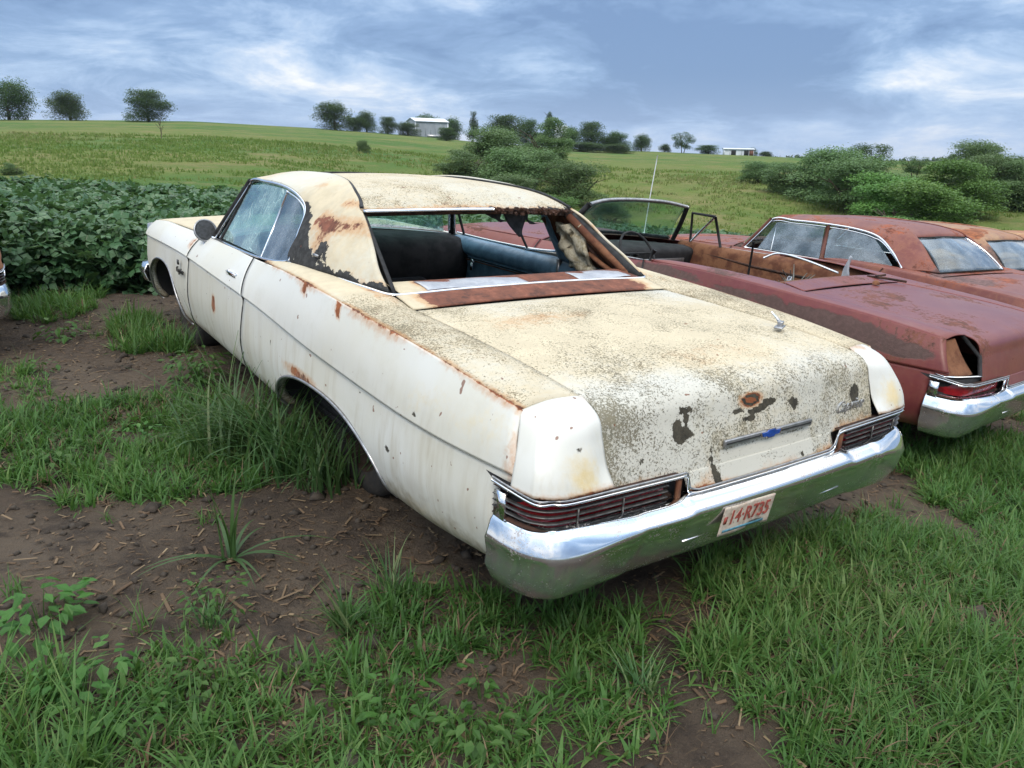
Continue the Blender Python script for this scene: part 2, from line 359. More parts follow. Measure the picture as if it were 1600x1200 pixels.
M['badge_dark'] = simple('tarnished badge metal', (.10, .10, .10), .4, .6, .4, 60, .1)

# ---------------------------------------------------------------- car body curves (car frame: x right, y forward, z up, origin under rear bumper)
Ty = [.20, .60, 1.07, 1.6, 2.1, 2.6, 3.2, 3.7, 4.4, 5.0, 5.3]
Tx = spl(Ty, [.890, .915, .935, .94, .925, .895, .875, .875, .895, .885, .84]); Tz = spl(Ty, [.880, .925, .958, .982, .988, .967, .960, .952, .935, .905, .85])
My = [.10, .6, 1.26, 1.6, 2.3, 3.0, 3.6, 4.5, 5.0, 5.3]
Mx = spl(My, [.945, .988, 1.0, 1.003, 1.0, .995, .99, .985, .965, .905]); Mz = spl(My, [.728, .712, .725, .74, .785, .808, .825, .822, .805, .78])
By = [.10, .3, .68, 1.07, 2.7, 3.8, 4.9, 5.3]; Bz = spl(By, [.37, .36, .33, .318, .338, .342, .36, .42])
LF = spl([0, .08, .25, .5, .75, .93, 1.0], [-.085, -.052, -.020, 0.0, -.002, -.010, -.014])
def bulge(y): return np.interp(y, [0, .3, 5.0, 5.3], [1, 1, 1, 1])
ARCH = [(1.555, .580, .30, .295), (4.45, .47, .30, .40)]
def arch(y):
    z = np.full_like(y, -1.0)
    for yc, a, zc, h in ARCH:
        d = np.clip(1-np.abs((y-yc)/a)**2.3, 0, None)**(1/2.3); z = np.where(np.abs(y-yc) < a, np.maximum(z, zc+h*d), z)
    return z
def side_rows(y, row):
    """row 0..1 upper panel, 1..2 lower panel -> x,z"""
    if row <= 1:
        x = Tx(y)*(1-row)+Mx(y)*row+.012*math.sin(math.pi*row); z = Tz(y)*(1-row)+Mz(y)*row
        return x, z
    q = row-1; zb = Bz(y); zl = np.maximum(zb, arch(y)); zt = Mz(y)-.012; z = zt+(zl-zt)*q
    f = np.clip((z-zb)/(zt-zb), 0, 1); return Mx(y)+LF(f), z
ROWS = [0, .03, .15, .3, .45, .6, .75, .88, .97, 1.0] + [1.0001] + [1+q for q in (.04, .1, .18, .28, .38, .48, .58, .68, .77, .85, .91, .96, 1.0)]
def side_panel(s, e0, e1, ny):
    """e0,e1: functions row->y (rear and front edges)"""
    u = np.linspace(0, 1, ny); ys = set(u.tolist()); a, b = e0(1.5), e1(1.5)
    for yc, w_, _, _ in ARCH:
        for k in range(0, 9):
            for sg in (-1, 1):
                yy = yc+sg*w_*math.sin(math.pi/2*(1-k/30)); t = (yy-a)/(b-a)
                if 0 < t < 1: ys.add(t)
                t2 = (yc+sg*w_*1.004-a)/(b-a)
                if 0 < t2 < 1: ys.add(t2)
    u = np.array(sorted(ys)); P = []
    for r in ROWS:
        y = e0(r)+(e1(r)-e0(r))*u; x, z = side_rows(y, r); P.append(np.stack([s*x, y, z], 1))
    P = np.array(P)
    return P if s > 0 else P[::-1]
def cut(yT, yM, yB):
    return lambda r: (yT+(yM-yT)*r) if r <= 1 else (yM+(yB-yM)*(r-1)**1.5)
PIN = np.array([.72, 1.43])    # inner shoulder line beside the glass
def shoulder_inner(y, y_end=2.27):
    yy = [.20, 1.27, 1.43, 1.8, 2.1, 2.27, 2.42]; return np.interp(y, yy, [.693, .693, .715, .79, .825, .845, .905]), np.interp(y, [.20, .25, .29, .40, .60, .90, 1.27, 1.43, 1.8, 2.1, 2.27, 2.42], [.892, .905, .908, .922, .937, .949, .957, .988, 1.008, 1.008, 1.003, .978])

def rot_pose(x, y, z, yaw, roll=0, pitch=0):
    return Matrix.Translation((x, y, z)) @ Matrix.Rotation(yaw, 4, 'Z') @ Matrix.Rotation(pitch, 4, 'X') @ Matrix.Rotation(roll, 4, 'Y')
ML2W = Matrix(L2W.tolist()).to_4x4()

def wheel(root, x, y, z=.36, r=.335, hub=None):
    s = 1 if x > 0 else -1
    w_ = MB().lathe((x, y, z), (s, 0, 0), [(.20, -.10), (r-.03, -.105), (r, -.07), (r, .07), (r-.03, .10), (.24, .098), (.20, .085)], 36).build('tyre', M['rubber'], root)
    P = co_of(w_); P[:, 2] = np.maximum(P[:, 2], z-r+.05); w_.data.vertices.foreach_set('co', P.ravel())
    rm = MB().lathe((x, y, z), (s, 0, 0), [(.20, .085), (.185, .06), (.17, .03), (.09, .04), (.07, .065), (.0, .07)], 28).build('rim', hub or M['rim'], w_)
    return w_

def trunk_lid_net(half=.69):
    # rear profile of the lid: y, z centre, z edge
    prof = [(1.262, .968, .957), (.9, .965, .948), (.6, .955, .935), (.40, .940, .920), (.29, .922, .909), (.205, .903, .894), (.163, .866, .860), (.143, .802, .799), (.122, .735, .733), (.100, .657, .657)]
    net = []
    for y, zc, ze in prof:
        dy = .018
        row = []
        for t in (-1, -.92, -.5, 0, .5, .92, 1):
            row.append((t*half, y-dy*(1-t*t), zc+(ze-zc)*t*t))
        net.append(row)
    return net
QREAR = [(-.978, .36), (-.975, .22), (-.945, .125), (-.86, .082), (-.60, .066), (-.30, .056), (0, .052)]
QFULL = QREAR+[(-x, y) for x, y in QREAR[-2::-1]]
def rear_path(z, n=90, off=0, clipx=None, rng=None):
    P = cr([(x, y, z) for x, y in QFULL], n)
    return P
def car_rear(root, spec):
    mt = spec['paint']; s_all = (-1, 1)
    # bumper -------------------------------------------------
    path = rear_path(0, 130)
    prof = [(-.03, .592), (.0, .596), (.018, .592), (.040, .582), (.052, .573), (.058, .562), (.055, .546), (.040, .503), (.016, .448), (-.010, .402), (-.03, .374), (-.045, .363), (-.07, .363)]
    path = cr([(-.938, .285, 0), (-.930, .21, 0), (-.897, .140, 0), (-.825, .096, 0), (-.60, .068, 0), (-.30, .056, 0), (0, .052, 0), (.30, .056, 0), (.60, .068, 0), (.825, .096, 0), (.897, .140, 0), (.930, .21, 0), (.938, .285, 0)], 190)
    def bp_(i, t):
        x = path[i][0]; k = np.clip((abs(x)-.60)/.03, 0, 1)
        cutout = abs(x+.08) < .155
        kn = float(np.clip((abs(x)-.415)/.012, 0, 1)); kc = float(np.clip((abs(x)-.62)/.28, 0, 1)); kc = kc*kc*(3-2*kc)
        k2 = float(np.clip((abs(x)-.55)/.35, 0, 1))**1.5; ks = float(np.clip((path[i][1]-.12)/.1, 0, 1))
        o = [(a-(.010*ks if 1 < j < 8 else 0)+(.006*k if 1 < j < 10 else 0)+(.016*k2*min(1, (j-6)/2) if j > 6 else 0)+(.034*k2*min(1, (j-7)/3) if j > 7 else 0), b-(.006*k if j > 4 else 0)-[.006*kn, .006*kn, .006*kn, .006*kn+.014*kc, .040*kc+.01*kn, .044*kc, .044*kc, .034*kc, .016*kc, 0, 0, 0, 0][j]) for j, (a, b) in enumerate(prof)]
        return o
    pp = path.copy()
    b = MB().sweep(pp, bp_).build('rear_bumper', M['chrome'], root, solid=.006, off=-1)
    for s in s_all:
        i = np.argmin(np.abs(pp[:, 0]-s*.58)); P0 = pp[i]
        jt = MB().tube([(P0[0]+s*.0, P0[1]-.006, .580), (P0[0]+s*.004, P0[1]-.026, .575), (P0[0]+s*.01, P0[1]-.046, .563), (P0[0]+s*.014, P0[1]-.057, .547)], .0030, 8, .6)
        jt.build('bumper_joint', M['chrome_clean'], b)
        MB().box((s*.36, .034, .455), (.12, .008, .006), Matrix.Rotation(R_(0), 3, 'Z')).build('bumper_slot', M['chrome_clean'], b)
    # tail lights ---------------------------------------------
    for s in s_all:
        half = cr([(-.972, .285, 0), (-.966, .21, 0), (-.938, .13, 0), (-.86, .088, 0), (-.62, .072, 0), (-.425, .066, 0)], 40)
        if s > 0: half = half[::-1]*np.array([-1, 1, 1])
        hs = MB().sweep(half+np.array([0, 0, 0]), [(.0, .672), (-.045, .665), (-.05, .596), (-.0, .583)]).build('tail_light', M['brown_metal'], root, solid=.002)
        if spec.get('side_cat'): pass
        sub = [p for p in half if abs(p[0]) > .47]
        MB().sweep(np.array(sub), [(-.026, .660), (-.022, .64), (-.022, .612), (-.026, .600)]).build('lens', M['lens'], hs)
        if spec.get('bars', True):
            for zb in (.643, .624, .605):
                MB().sweep(np.array(sub), [(-.012, zb+.003), (-.001, zb+.003), (.002, zb+.0005), (-.001, zb-.0020), (-.014, zb-.002)]).build('trim_bar', M['bar'], hs)
            for xx in (.66, .83):
                k = np.argmin(np.abs(np.abs(half[:, 0])-xx)); MB().box((half[k][0], half[k][1]-.002-.0, .619), (.0025, .008, .050)).build('divider', M['bar'], hs)
        e = half[np.argmax(np.abs(half[:, 0]))]
        MB().box((s*.966, .252, .619), (.014, .05, .083)).build('end_cap', M['chrome'], hs)
        MB().box((s*.432, .066, .619), (.016, .012, .078)).build('end_cap', M['orange_rust'] if spec.get('white') else M['chrome'], hs)
    # upper double trim line that steps down round the licence area
    def yq(x): return np.interp(abs(x), [0, .3, .6, .86, .945, .975], [.052, .056, .066, .082, .125, .22])
    for dz, rr in ((0, .0045), (.011, .0035)):
        pts = [(-.976, .285, .684+dz), (-.971, .22, .681+dz)]
        pts += [(x, yq(x)-.006, .669+dz) for x in (-.945, -.90, -.86, -.7, -.5, -.42)]
        L = [(p) for p in cr(pts, 40)]
        L += [(-.405, .058, .662+dz), (-.398, .058, .655), (-.396+dz, .058, .62), (-.390+dz, .058, .607+dz), (-.375+dz, .056, .602+dz)]
        L += [(x, yq(x)-.006, .600+dz) for x in np.linspace(-.35, 0, 6)]
        L = [tuple(p) for p in L]; Lf = L+[(-p[0], p[1], p[2]) for p in L[-2::-1]]
        MB().tube(Lf, rr, 6).build('tail_trim', M['trimdull'] if dz else M['chrome_clean'], root)
    # rear body behind the lights
    MB().sweep(rear_path(0, 60)+np.array([0, .03, 0]), [(-.03, .69), (-.05, .44)]).build('tail_panel', M['dark'], root, solid=.01)
    # fender extensions ----------------------------------------
    if spec.get('caps', True):
        for s in s_all:
            if s in spec.get('no_cap', ()): continue
            net = [
             [(-.890, .280, .887), (-.855, .273, .8975), (-.81, .265, .9075), (-.75, .254, .9125), (-.694, .247, .910)],
             [(-.908, .262, .864), (-.885, .205, .862), (-.83, .172, .862), (-.76, .158, .866), (-.694, .168, .868)],
             [(-.932, .235, .805), (-.918, .165, .800), (-.86, .128, .800), (-.77, .122, .800), (-.694, .141, .802)],
             [(-.955, .215, .745), (-.940, .135, .740), (-.88, .098, .738), (-.78, .092, .736), (-.694, .116, .738)],
             [(-.970, .205, .690), (-.950, .122, .687), (-.885, .082, .685), (-.78, .070, .685), (-.694, .075, .685)]]
            net = [[r_[0], tuple(r_[1][q]+.22*(r_[0][q]-r_[1][q]) for q in range(3)), tuple(r_[1][q]+.14*(r_[2][q]-r_[1][q]) for q in range(3))]+r_[2:] for r_ in net]
            net = np.array(net)
            if s > 0: net = net[:, ::-1]*np.array([-1, 1, 1])
            o = MB().grid(patch(net, 24, 44)).build('fender_extension', spec.get('cap_mat', mt), root, solid=.004)
            paint(o, spec['p_cap'])
def car_shell(root, spec):
    mt = spec['paint']; cuts = spec['doors']   # list of cut functions, rear to front
    gap = .0045
    P = side_panel
    for s in (-1, 1):
        e = [lambda r: (.275-.075*r) if r <= 1 else .20+.085*min(1, (r-1)/.14)]+cuts+[cut(5.30, 5.30, 5.25)]
        names = ['rear_quarter_panel']+['door']*(len(cuts)-1)+['front_fender']
        for k, nm in enumerate(names):
            a = (lambda f, kk: (lambda r: f(r)+(gap if kk else 0)))(e[k], k > 0)
            b = (lambda f, kk, n_: (lambda r: f(r)-(gap if kk < n_-1 else 0)))(e[k+1], k, len(names))
            o = MB().grid(P(s, a, b, 60 if k == 0 else 36)).build(nm, mt, root, solid=.012, off=-1, auto=42)
            paint(o, spec['p_side'])
            if k > 0:   # black tube filling the gap, standing in for its shade
                pts = []
                for r in np.linspace(0, 2, 26):
                    yy = np.array([e[k](r)]); x_, z_ = side_rows(yy, r); pts.append((s*(float(x_[0])-.0035), float(yy[0]), float(z_[0])))
                MB().tube(pts, .0072, 6).build('gap_shade_tube', M['black'], root)
            if nm == 'door' and spec.get('handles', True):
                yh = e[k](.5)+.20; xh = s*(Tx(yh)*.55+Mx(yh)*.45+.012); zh = .862
                h = MB(); h.box((xh+s*.020, yh, zh), (.018, .16, .020)); h.box((xh+s*.006, yh-.07, zh-.004), (.03, .026, .034)); h.box((xh+s*.006, yh+.065, zh-.002), (.03, .022, .028))
                h.lathe((xh+s*.005, yh-.05, zh-.045), (s, 0, 0), [(.017, 0), (.017, .012), (0, .013)], 12)
                bevel(h.build('door_handle', M['chrome'], o), .003)
        # shoulder between top crease and lid / glass
        ys = np.concatenate([np.linspace(.275, 1.26, 22), np.linspace(1.29, 2.42, 20)]); xi, zi = shoulder_inner(ys); xo = Tx(ys)-.001; zo = Tz(ys)+.001
        P_ = []
        for t in np.linspace(0, 1, 9):
            ye = ys-.030*t*np.exp(-((ys-.275)/.05)**2)+.004
            P_.append(np.stack([s*(xo*(1-t)+(xi+.003)*t), ye, zo*(1-t)+zi*t+.012*math.sin(math.pi*t)], 1))
        P_ = np.array(P_) if s < 0 else np.array(P_)[::-1]
        o = MB().grid(P_).build('shoulder_panel', spec.get('deck_mat', mt), root, solid=.006); paint(o, spec['p_deck'])
        # inner wheel housings and rolled arch lips
        for yc, a, zc, h in ARCH:
            th = np.linspace(0, math.pi, 40); yy = yc-a*np.cos(th); zz_ = arch(np.clip(yy, yc-a+1e-4, yc+a-1e-4)); zz_[0] = zz_[-1] = .33
            xe = Mx(yy)+LF(np.clip((zz_-.33)/.42, 0, 1))
            ring = lambda dx, dz: np.stack([s*(xe+dx), yy, zz_+dz], 1)
            MB().grid(np.stack([ring(-.004, .002), ring(-.03, -.004), ring(-.035, .02)])).build('arch_lip', spec.get('lip_mat', mt), root, solid=.003)
            MB().tube(ring(.004, -.004), .007, 6).build('arch_trim', M['trimdull'], root)
            MB().grid(np.stack([np.stack([s*(xe-.03), yy, zz_+.01], 1), np.stack([s*(xe*0+.55), yy, zz_+.04], 1), np.stack([s*(xe*0+.54), yc+(yy-yc)*.9, zz_*0+.12], 1)])).build('wheel_housing', M['dark'], root)
    # deck lid ---------------------------------------------------
    lid = MB().grid(patch(trunk_lid_net(.692), 150, 120)).build('trunk_lid', spec.get('lid_mat', mt), root, solid=.008); paint(lid, spec['p_lid'])
    val = [[(t*.392, .100-.018*(1-t*t*.3)-.001, .661) for t in (-1, -.5, 0, .5, 1)], [(t*.388, .070-.012*(1-t*t*.3), .606) for t in (-1, -.5, 0, .5, 1)]]
    v = MB().grid(patch(val, 14, 60)[:, :]).build('license_recess_panel', spec.get('lid_mat', mt), root, solid=.004); paint(v, spec['p_lid'])
    # tulip panel and inner ledge
    tn = [[(t*.705, y, z+.012*(1-t*t)) for t in (-1, -.5, 0, .5, 1)] for y, z in ((1.272, .957), (1.35, .972), (1.425, .985))]
    o = MB().grid(patch(tn, 10, 60)).build('tulip_panel', spec.get('tulip_mat', mt), root, solid=.006); paint(o, spec['p_tulip'])
    # hood, cowl
    hn = [[(t*.845, y, z+.035*(1-t*t)) for t in (-1, -.85, -.4, 0, .4, .85, 1)] for y, z in ((3.70, .945), (4.4, .930), (5.0, .900), (5.22, .86))]
    hd = patch(hn, 24, 30); hd[0, :, 1] += .25*(1-(hd[0, :, 0]/.85)**2); hd[1, :, 1] += .18*(1-(hd[1, :, 0]/.85)**2)
    o = MB().grid(hd).build('hood', spec.get('hood_mat', mt), root, solid=.01, off=-1); paint(o, spec['p_deck'])
    for s in (-1, 1):   # fender tops
        ys = np.linspace(3.45, 5.28, 20); a = np.stack([s*(Tx(ys)-.001), ys, Tz(ys)+.001], 1); b = np.stack([s*np.minimum(.85, Tx(ys)-.02), ys, Tz(ys)-.0-.003], 1)
        o = MB().grid(np.stack([a, b] if s < 0 else [b, a])).build('fender_top', mt, root, solid=.006); paint(o, spec['p_side'])
    cw = [[(t*.80, 3.50+.30*(1-t*t), .955+.02*(1-t*t)) for t in (-1, -.5, 0, .5, 1)], [(t*.84, 3.70+.28*(1-t*t), .94+.035*(1-t*t)) for t in (-1, -.5, 0, .5, 1)]]
    MB().grid(patch(cw, 6, 20)).build('cowl', M['trimdull'] if spec.get('white') else M['brown_metal'], root, solid=.004)
    # front face
    fb = cr([(-.90, 5.12, 0), (-.88, 5.30, 0), (-.6, 5.38, 0), (0, 5.42, 0), (.6, 5.38, 0), (.88, 5.30, 0), (.90, 5.12, 0)], 40)[::-1]
    MB().sweep(fb+np.array([0, -.07, 0]), [(.0, .86), (.015, .70), (.0, .50), (-.02, .36)]).build('grille', M['trimdull'], root, solid=.01)
    MB().sweep(fb, [(-.05, .55), (.05, .55), (.075, .50), (.05, .43), (-.03, .38)]).build('front_bumper', M['chrome'], root, solid=.008)
    for s in (-1, 1):
        for xx in (.50, .71): MB().lathe((s*xx, 5.285, .68), (0, 1, 0), [(.085, 0), (.08, .03), (0, .045)], 20).build('headlight', M['chrome_clean'], root)
    # underbody
    ub = MB(); ub.box((0, 2.75, .33), (1.60, 3.9, .04)); ub.box((0, .75, .45), (1.05, 1.1, .25)); ub.box((0, 4.45, .55), (1.0, 1.4, .4)); ub.box((0, 1.0, .60), (1.05, .04, .55)); ub.box((0, 3.78, .62), (1.6, .04, .58))
    ub.build('underbody', M['dark'], root)
    for x in (-.72, .72):
        for y in (1.66, 4.47): wheel(root, x*(.93 if y < 2 else 1), y, .335, .325)

def nz(P, k, seed=0):
    """cheap smooth pseudo noise for wear painting, -1..1"""
    r = np.random.default_rng(seed); o = np.zeros(len(P))
    for i in range(6):
        d = r.normal(size=3); d /= np.linalg.norm(d); o += np.sin(P@(d*k*(1+.5*i))+r.uniform(0, 6.28))/(1+.4*i)
    return o/2.6
def sideglass(name, pts, mat, parent):
    o = MB().poly(pts).build(name, mat, parent, smooth=False, solid=.004); return o
# ---------------------------------------------------------------- roofs and glass
RAIL = [(.675, 3.34, 1.308), (.668, 3.06, 1.325), (.671, 2.75, 1.320), (.688, 2.50, 1.288), (.715, 2.355, 1.235), (.775, 2.315, 1.12), (.835, 2.27, 1.006)]
def sail(s, lo, up, mid):
    net = []
    for a, m_, b in zip(up, mid, lo):
        q1 = tuple((a[i]*.5+m_[i]*.5)+((0, 0, .012)[i]) for i in range(3)); q2 = tuple(m_[i]*.5+b[i]*.5+((.012, 0, 0)[i]) for i in range(3))
        net.append([a, q1, m_, q2, b])
    N = np.array(net)*np.array([s, 1, 1])
    Pn = patch(N, 70, 26)
    return Pn if s < 0 else Pn[:, ::-1]
def hardtop_roof(root, spec):
    mt = spec['roof_mat']
    up = [(.40, 3.34, 1.345), (.41, 3.06, 1.372), (.42, 2.8, 1.384), (.45, 2.58, 1.382), (.49, 2.38, 1.374), (.53, 2.24, 1.362), (.565, 2.12, 1.342), (.590, 2.02, 1.315), (.615, 1.945, 1.285)]
    lo = RAIL+[(.805, 1.86, 1.008), (.716, 1.446, .992)]
    mid = [(.56, 3.34, 1.335), (.565, 3.06, 1.358), (.575, 2.78, 1.362), (.60, 2.55, 1.348), (.635, 2.37, 1.325), (.69, 2.275, 1.25), (.735, 2.19, 1.185), (.722, 1.95, 1.17), (.668, 1.70, 1.145)]
    for s in (-1, 1):
        o = MB().grid(sail(s, lo, up, mid)).build('sail_panel', mt, root, solid=.012, off=-1); paint(o, spec['p_sail'](s))
        MB().tube([(s*(a-.0), b, c+.006) for a, b, c in cr(up, 60)], .010, 6, .6).build('roof_seam', M['cloth'], root)
        MB().tube([(s*(a+.006), b, c) for a, b, c in cr([(.79, 3.52, .985), (.735, 3.43, 1.15)]+RAIL, 90)], .009, 8).build('drip_rail', M['chrome'], root)
    rn = []
    for a, zc in zip(up, [1.362, 1.388, 1.402, 1.405, 1.400, 1.388, 1.362, 1.330, 1.290]):
        ym = a[1]-.03 if a[1] < 2.3 else a[1]
        rn.append([(t*a[0], a[1]+(ym-a[1])*(1-t*t), a[2]+(zc-a[2])*(1-t*t)) for t in (-1, -.6, 0, .6, 1)])
    o = MB().grid(patch(np.array(rn), 70, 40)).build('roof', mt, root, solid=.012, off=-1); paint(o, spec['p_roof'])
    MB().tube(cr([(-.675, 3.36, 1.305), (-.4, 3.40, 1.345), (0, 3.42, 1.362), (.4, 3.40, 1.345), (.675, 3.36, 1.305)], 30), .014, 8).build('windshield_header', M['black'], root)
def apillars(root, mat_, trim):
    for s in (-1, 1):
        a = np.array([(s*.845, 3.56, .955), (s*.76, 3.44, 1.14), (s*.675, 3.34, 1.312)])
        MB().tube(cr(a, 14), .024, 8, .8).build('pillar', mat_, root)
        MB().tube(cr(a+np.array([s*.006, -.035, .0]), 14), .007, 6).build('pillar_trim', trim, root)
def windshield(root, mat_):
    bot = cr([(-.80, 3.60, .965), (-.5, 3.83, .975), (0, 3.92, .982), (.5, 3.83, .975), (.80, 3.60, .965)], 24)
    top = cr([(-.655, 3.35, 1.305), (-.4, 3.40, 1.335), (0, 3.42, 1.35), (.4, 3.40, 1.335), (.655, 3.35, 1.305)], 24)
    P = np.stack([bot*(1-t)+top*t+np.array([0, .03*math.sin(math.pi*t), 0]) for t in np.linspace(0, 1, 10)])
    return MB().grid(P).build('windshield', mat_, root, solid=.005)
def sidepane(s, pts, mat_, root, name):
    o = MB().poly([(s*a, b, c) for a, b, c in pts]).build(name, mat_, root, smooth=False, solid=.004); return o
def pts_tube(s, pts, r, mat_, root, name, n=6, samp=None):
    P = [(s*a, b, c) for a, b, c in pts]
    if samp: P = cr(P, samp)
    return MB().tube(P, r, n).build(name, mat_, root)

def person_none(): pass

def white_car():
    root = empty('junked_hardtop_car', ML2W.copy())
    tag(root, 'rusty white two-door hardtop with lichen-covered trunk lid and missing rear window', 'car')
    Zr = lambda n: np.zeros(n)
    def p_side(P):
        y = P[:, 1]; z = P[:, 2]; x = P[:, 0]; left = x < 0; n = len(P)
        topd = Tz(y)-z
        r = .55*np.exp(-np.clip(topd, 0, 1)/.012)*((y < 2.3))*(.75+.5*nz(P, 5, 2))
        r = np.maximum(r, .62*np.exp(-np.clip(topd-.0, 0, 1)/.03)*np.exp(-((y-1.15)/.35)**2)*.8)
        if left.mean() > .5:
            r = np.maximum(r, .85*blob(P, (-.945, 1.435, .948), (.1, .034, .030))); r = np.maximum(r, .55*blob(P, (-.94, 1.80, .967), (.1, .045, .022)))
            r = np.maximum(r, .50*blob(P, (-.99, 1.73, .600), (.1, .22, .03), .9)); r = np.maximum(r, .85*blob(P, (-.99, 3.10, .64), (.2, .035, .055)))
            r = np.maximum(r, .42*blob(P, (-.97, .22, .76), (.1, .05, .12), .9)); r = np.maximum(r, .45*blob(P, (-.95, 3.75, .90), (.1, .05, .04)))
        dk = Zr(n)
        if left.mean() > .5:
            dk = np.maximum(dk, .8*blob(P, (-.99, .62, .475), (.1, .03, .016))); dk = np.maximum(dk, .75*blob(P, (-.99, .98, .66), (.1, .008, .01)))
            for yy, z0 in ((3.25, .68), (3.32, .69), (3.05, .60), (1.15, .69), (.72, .74), (.45, .60), (1.9, .80), (2.9, .79), (.9, .56)): dk = np.maximum(dk, .66*blob(P, (-.99, yy, z0), (.1, .012, .009)))
            for yy, z0 in ((2.36, .70), (2.26, .66), (2.12, .665)): dk = np.maximum(dk, .72*blob(P, (-.99, yy, z0), (.1, .007, .035)))
            dk = np.maximum(dk, .72*blob(P, (-.99, 3.86, .72), (.1, .03, .012)))
        # old splash of mud rising behind each wheel, yellowed band under the crease
        c = .04+.14*nz(P, 2.2, 5)+.20*np.exp(-((y-.8)/.9)**2)*np.exp(-((z-.80)/.10)**2)+.30*np.exp(-np.clip(z-.40, 0, 1)/.08)
        a = np.clip(.28*np.exp(-np.clip(topd, 0, 1)/.02), 0, 1)*0
        return r, dk, c, a
    def p_cap(P):
        n = len(P); x = np.abs(P[:, 0]); z = P[:, 2]
        r = .45*np.exp(-np.clip(z-.686, 0, 1)/.012)+.25*np.exp(-np.clip(.90-z, 0, 1)/.01)*(x < .8)
        c = .20+.45*np.exp(-((x-.80)/.06)**2)*np.exp(-((z-.74)/.06)**2)
        return r, .62*blob(P, (-.80, .122, .80), (.035, .06, .007)), c, Zr(n)
    def p_deck(P):
        x = np.abs(P[:, 0]); y = P[:, 1]; n = len(P)
        edge = Tx(y)-x
        r = .50*np.exp(-np.clip(edge, 0, 1)/.010)*(y < 3)+.42*np.exp(-np.clip(1.43-y, 0, 9)/.12)*(x < .80)*(y < 1.6)*(.6+.6*nz(P, 9, 3))
        c = .80+.2*nz(P, 3, 8); a = np.where(y < 3, .60+.30*np.exp(-((y-1.0)/.42)**2)+.10*nz(P, 7, 4), .15)
        a = np.where(y > 1.5, .12, a)
        return r, Zr(n), c, np.clip(a, 0, 1)
    def p_lid(P):
        x, y, z = P.T; n = len(P); rear = np.clip((.34-y)/.16, 0, 1)
        c = .62+.34*nz(P, 2.6, 11)+.25*np.exp(-((y-.75)/.3)**2)-.35*rear
        a = .60+.14*nz(P, 4.5, 12)+.24*rear+.10*np.exp(-((y-.55)/.3)**2)
        edge = .692-np.abs(x)
        a = a+.15*np.exp(-np.clip(edge, 0, 1)/.05)*rear
        dk = Zr(n); B = [(-.375, .845, .055, .020, 1), (-.40, .800, .030, .030, 1), (-.375, .775, .060, .028, 1), (-.355, .815, .02, .05, .75), (-.26, .675, .017, .060, .9), (-.25, .615, .022, .03, 1), (-.14, .808, .050, .013, .9), (-.03, .800, .055, .012, .9), (.04, .815, .045, .014, .9), (-.06, .778, .03, .009, .8), (.585, .775, .030, .038, 1), (.19, .792, .022, .020, .9),
              (-.555, .72, .02, .03, .55), (-.45, .735, .05, .012, .5), (.20, .62, .01, .012, .8)]
        Q = np.stack([x, z], 1)
        for bx, bz, rx, rz, st in B:
            d = np.sqrt(((x-bx)/rx)**2+((z-bz)/rz)**2); dk = np.maximum(dk, st*np.clip(1.35-d, 0, 1)*(y < .4))
        d = np.sqrt(((x+.045)/.062)**2+((z-.835)/.026)**2)
        r = np.where(y < .4, 1.0*np.clip(1.3-d, 0, 1), 0); ring = np.where((np.abs(d-.55) < .14), .9, 0)*(y < .4); dk = np.where(d < 1.15, ring, dk)
        low = np.where(np.abs(x) > .40, z-.657, z-.605)
        r = np.maximum(r, .62*np.exp(-np.clip(low, 0, 1)/.024)*(y < .3)*(.65+.6*nz(P, 14, 5)))
        r = np.maximum(r, .60*np.exp(-((x+.29)/.07)**2)*np.exp(-np.clip(z-.60, 0, 1)/.05)*(y < .3)); r = np.maximum(r, .6*np.exp(-((x-.36)/.05)**2)*np.exp(-np.clip(z-.60, 0, 1)/.04)*(y < .3))
        r = np.maximum(r, .30*np.exp(-((y-.95)/.12)**2)*np.exp(-((x+.35)/.25)**2)+.16*np.exp(-((x-.1)/.5)**2)*np.exp(-((y-.35)/.15)**2))
        # cleaner plate area below the badge bar
        cl = ((np.abs(x-.02) < .24) & (z < .700) & (z > .60) & (y < .2)); a = np.where(cl, a-.34, a); c = np.where(cl, c-.5, c)
        return r, dk, c, np.clip(a, 0, 1)
    def p_tulip(P):
        x = P[:, 0]; n = len(P)
        r = np.clip(.95-.9*np.clip((np.abs(x)-.52)/.14, 0, 1)+.25*nz(P, 12, 6), 0, 1.2); return r, Zr(n), .8+Zr(n), .25+Zr(n)
    def p_roof(P):
        x, y, z = P.T; n = len(P)
        c = .72+.25*nz(P, 2.5, 15); a = .50+.30*np.exp(-np.clip(y-1.94, 0, 9)/.20)+.1*nz(P, 5, 16)
        dk = .62*np.exp(-np.clip(y-1.925, 0, 9)/.022)*(.5+.8*np.clip(x+.1, 0, 1))+.5*np.exp(-np.clip(.60-x, 0, 9)/.03)*(y < 2.4)
        r = .40*np.exp(-np.clip(y-1.93, 0, 9)/.03); return r, dk, c, np.clip(a, 0, 1)
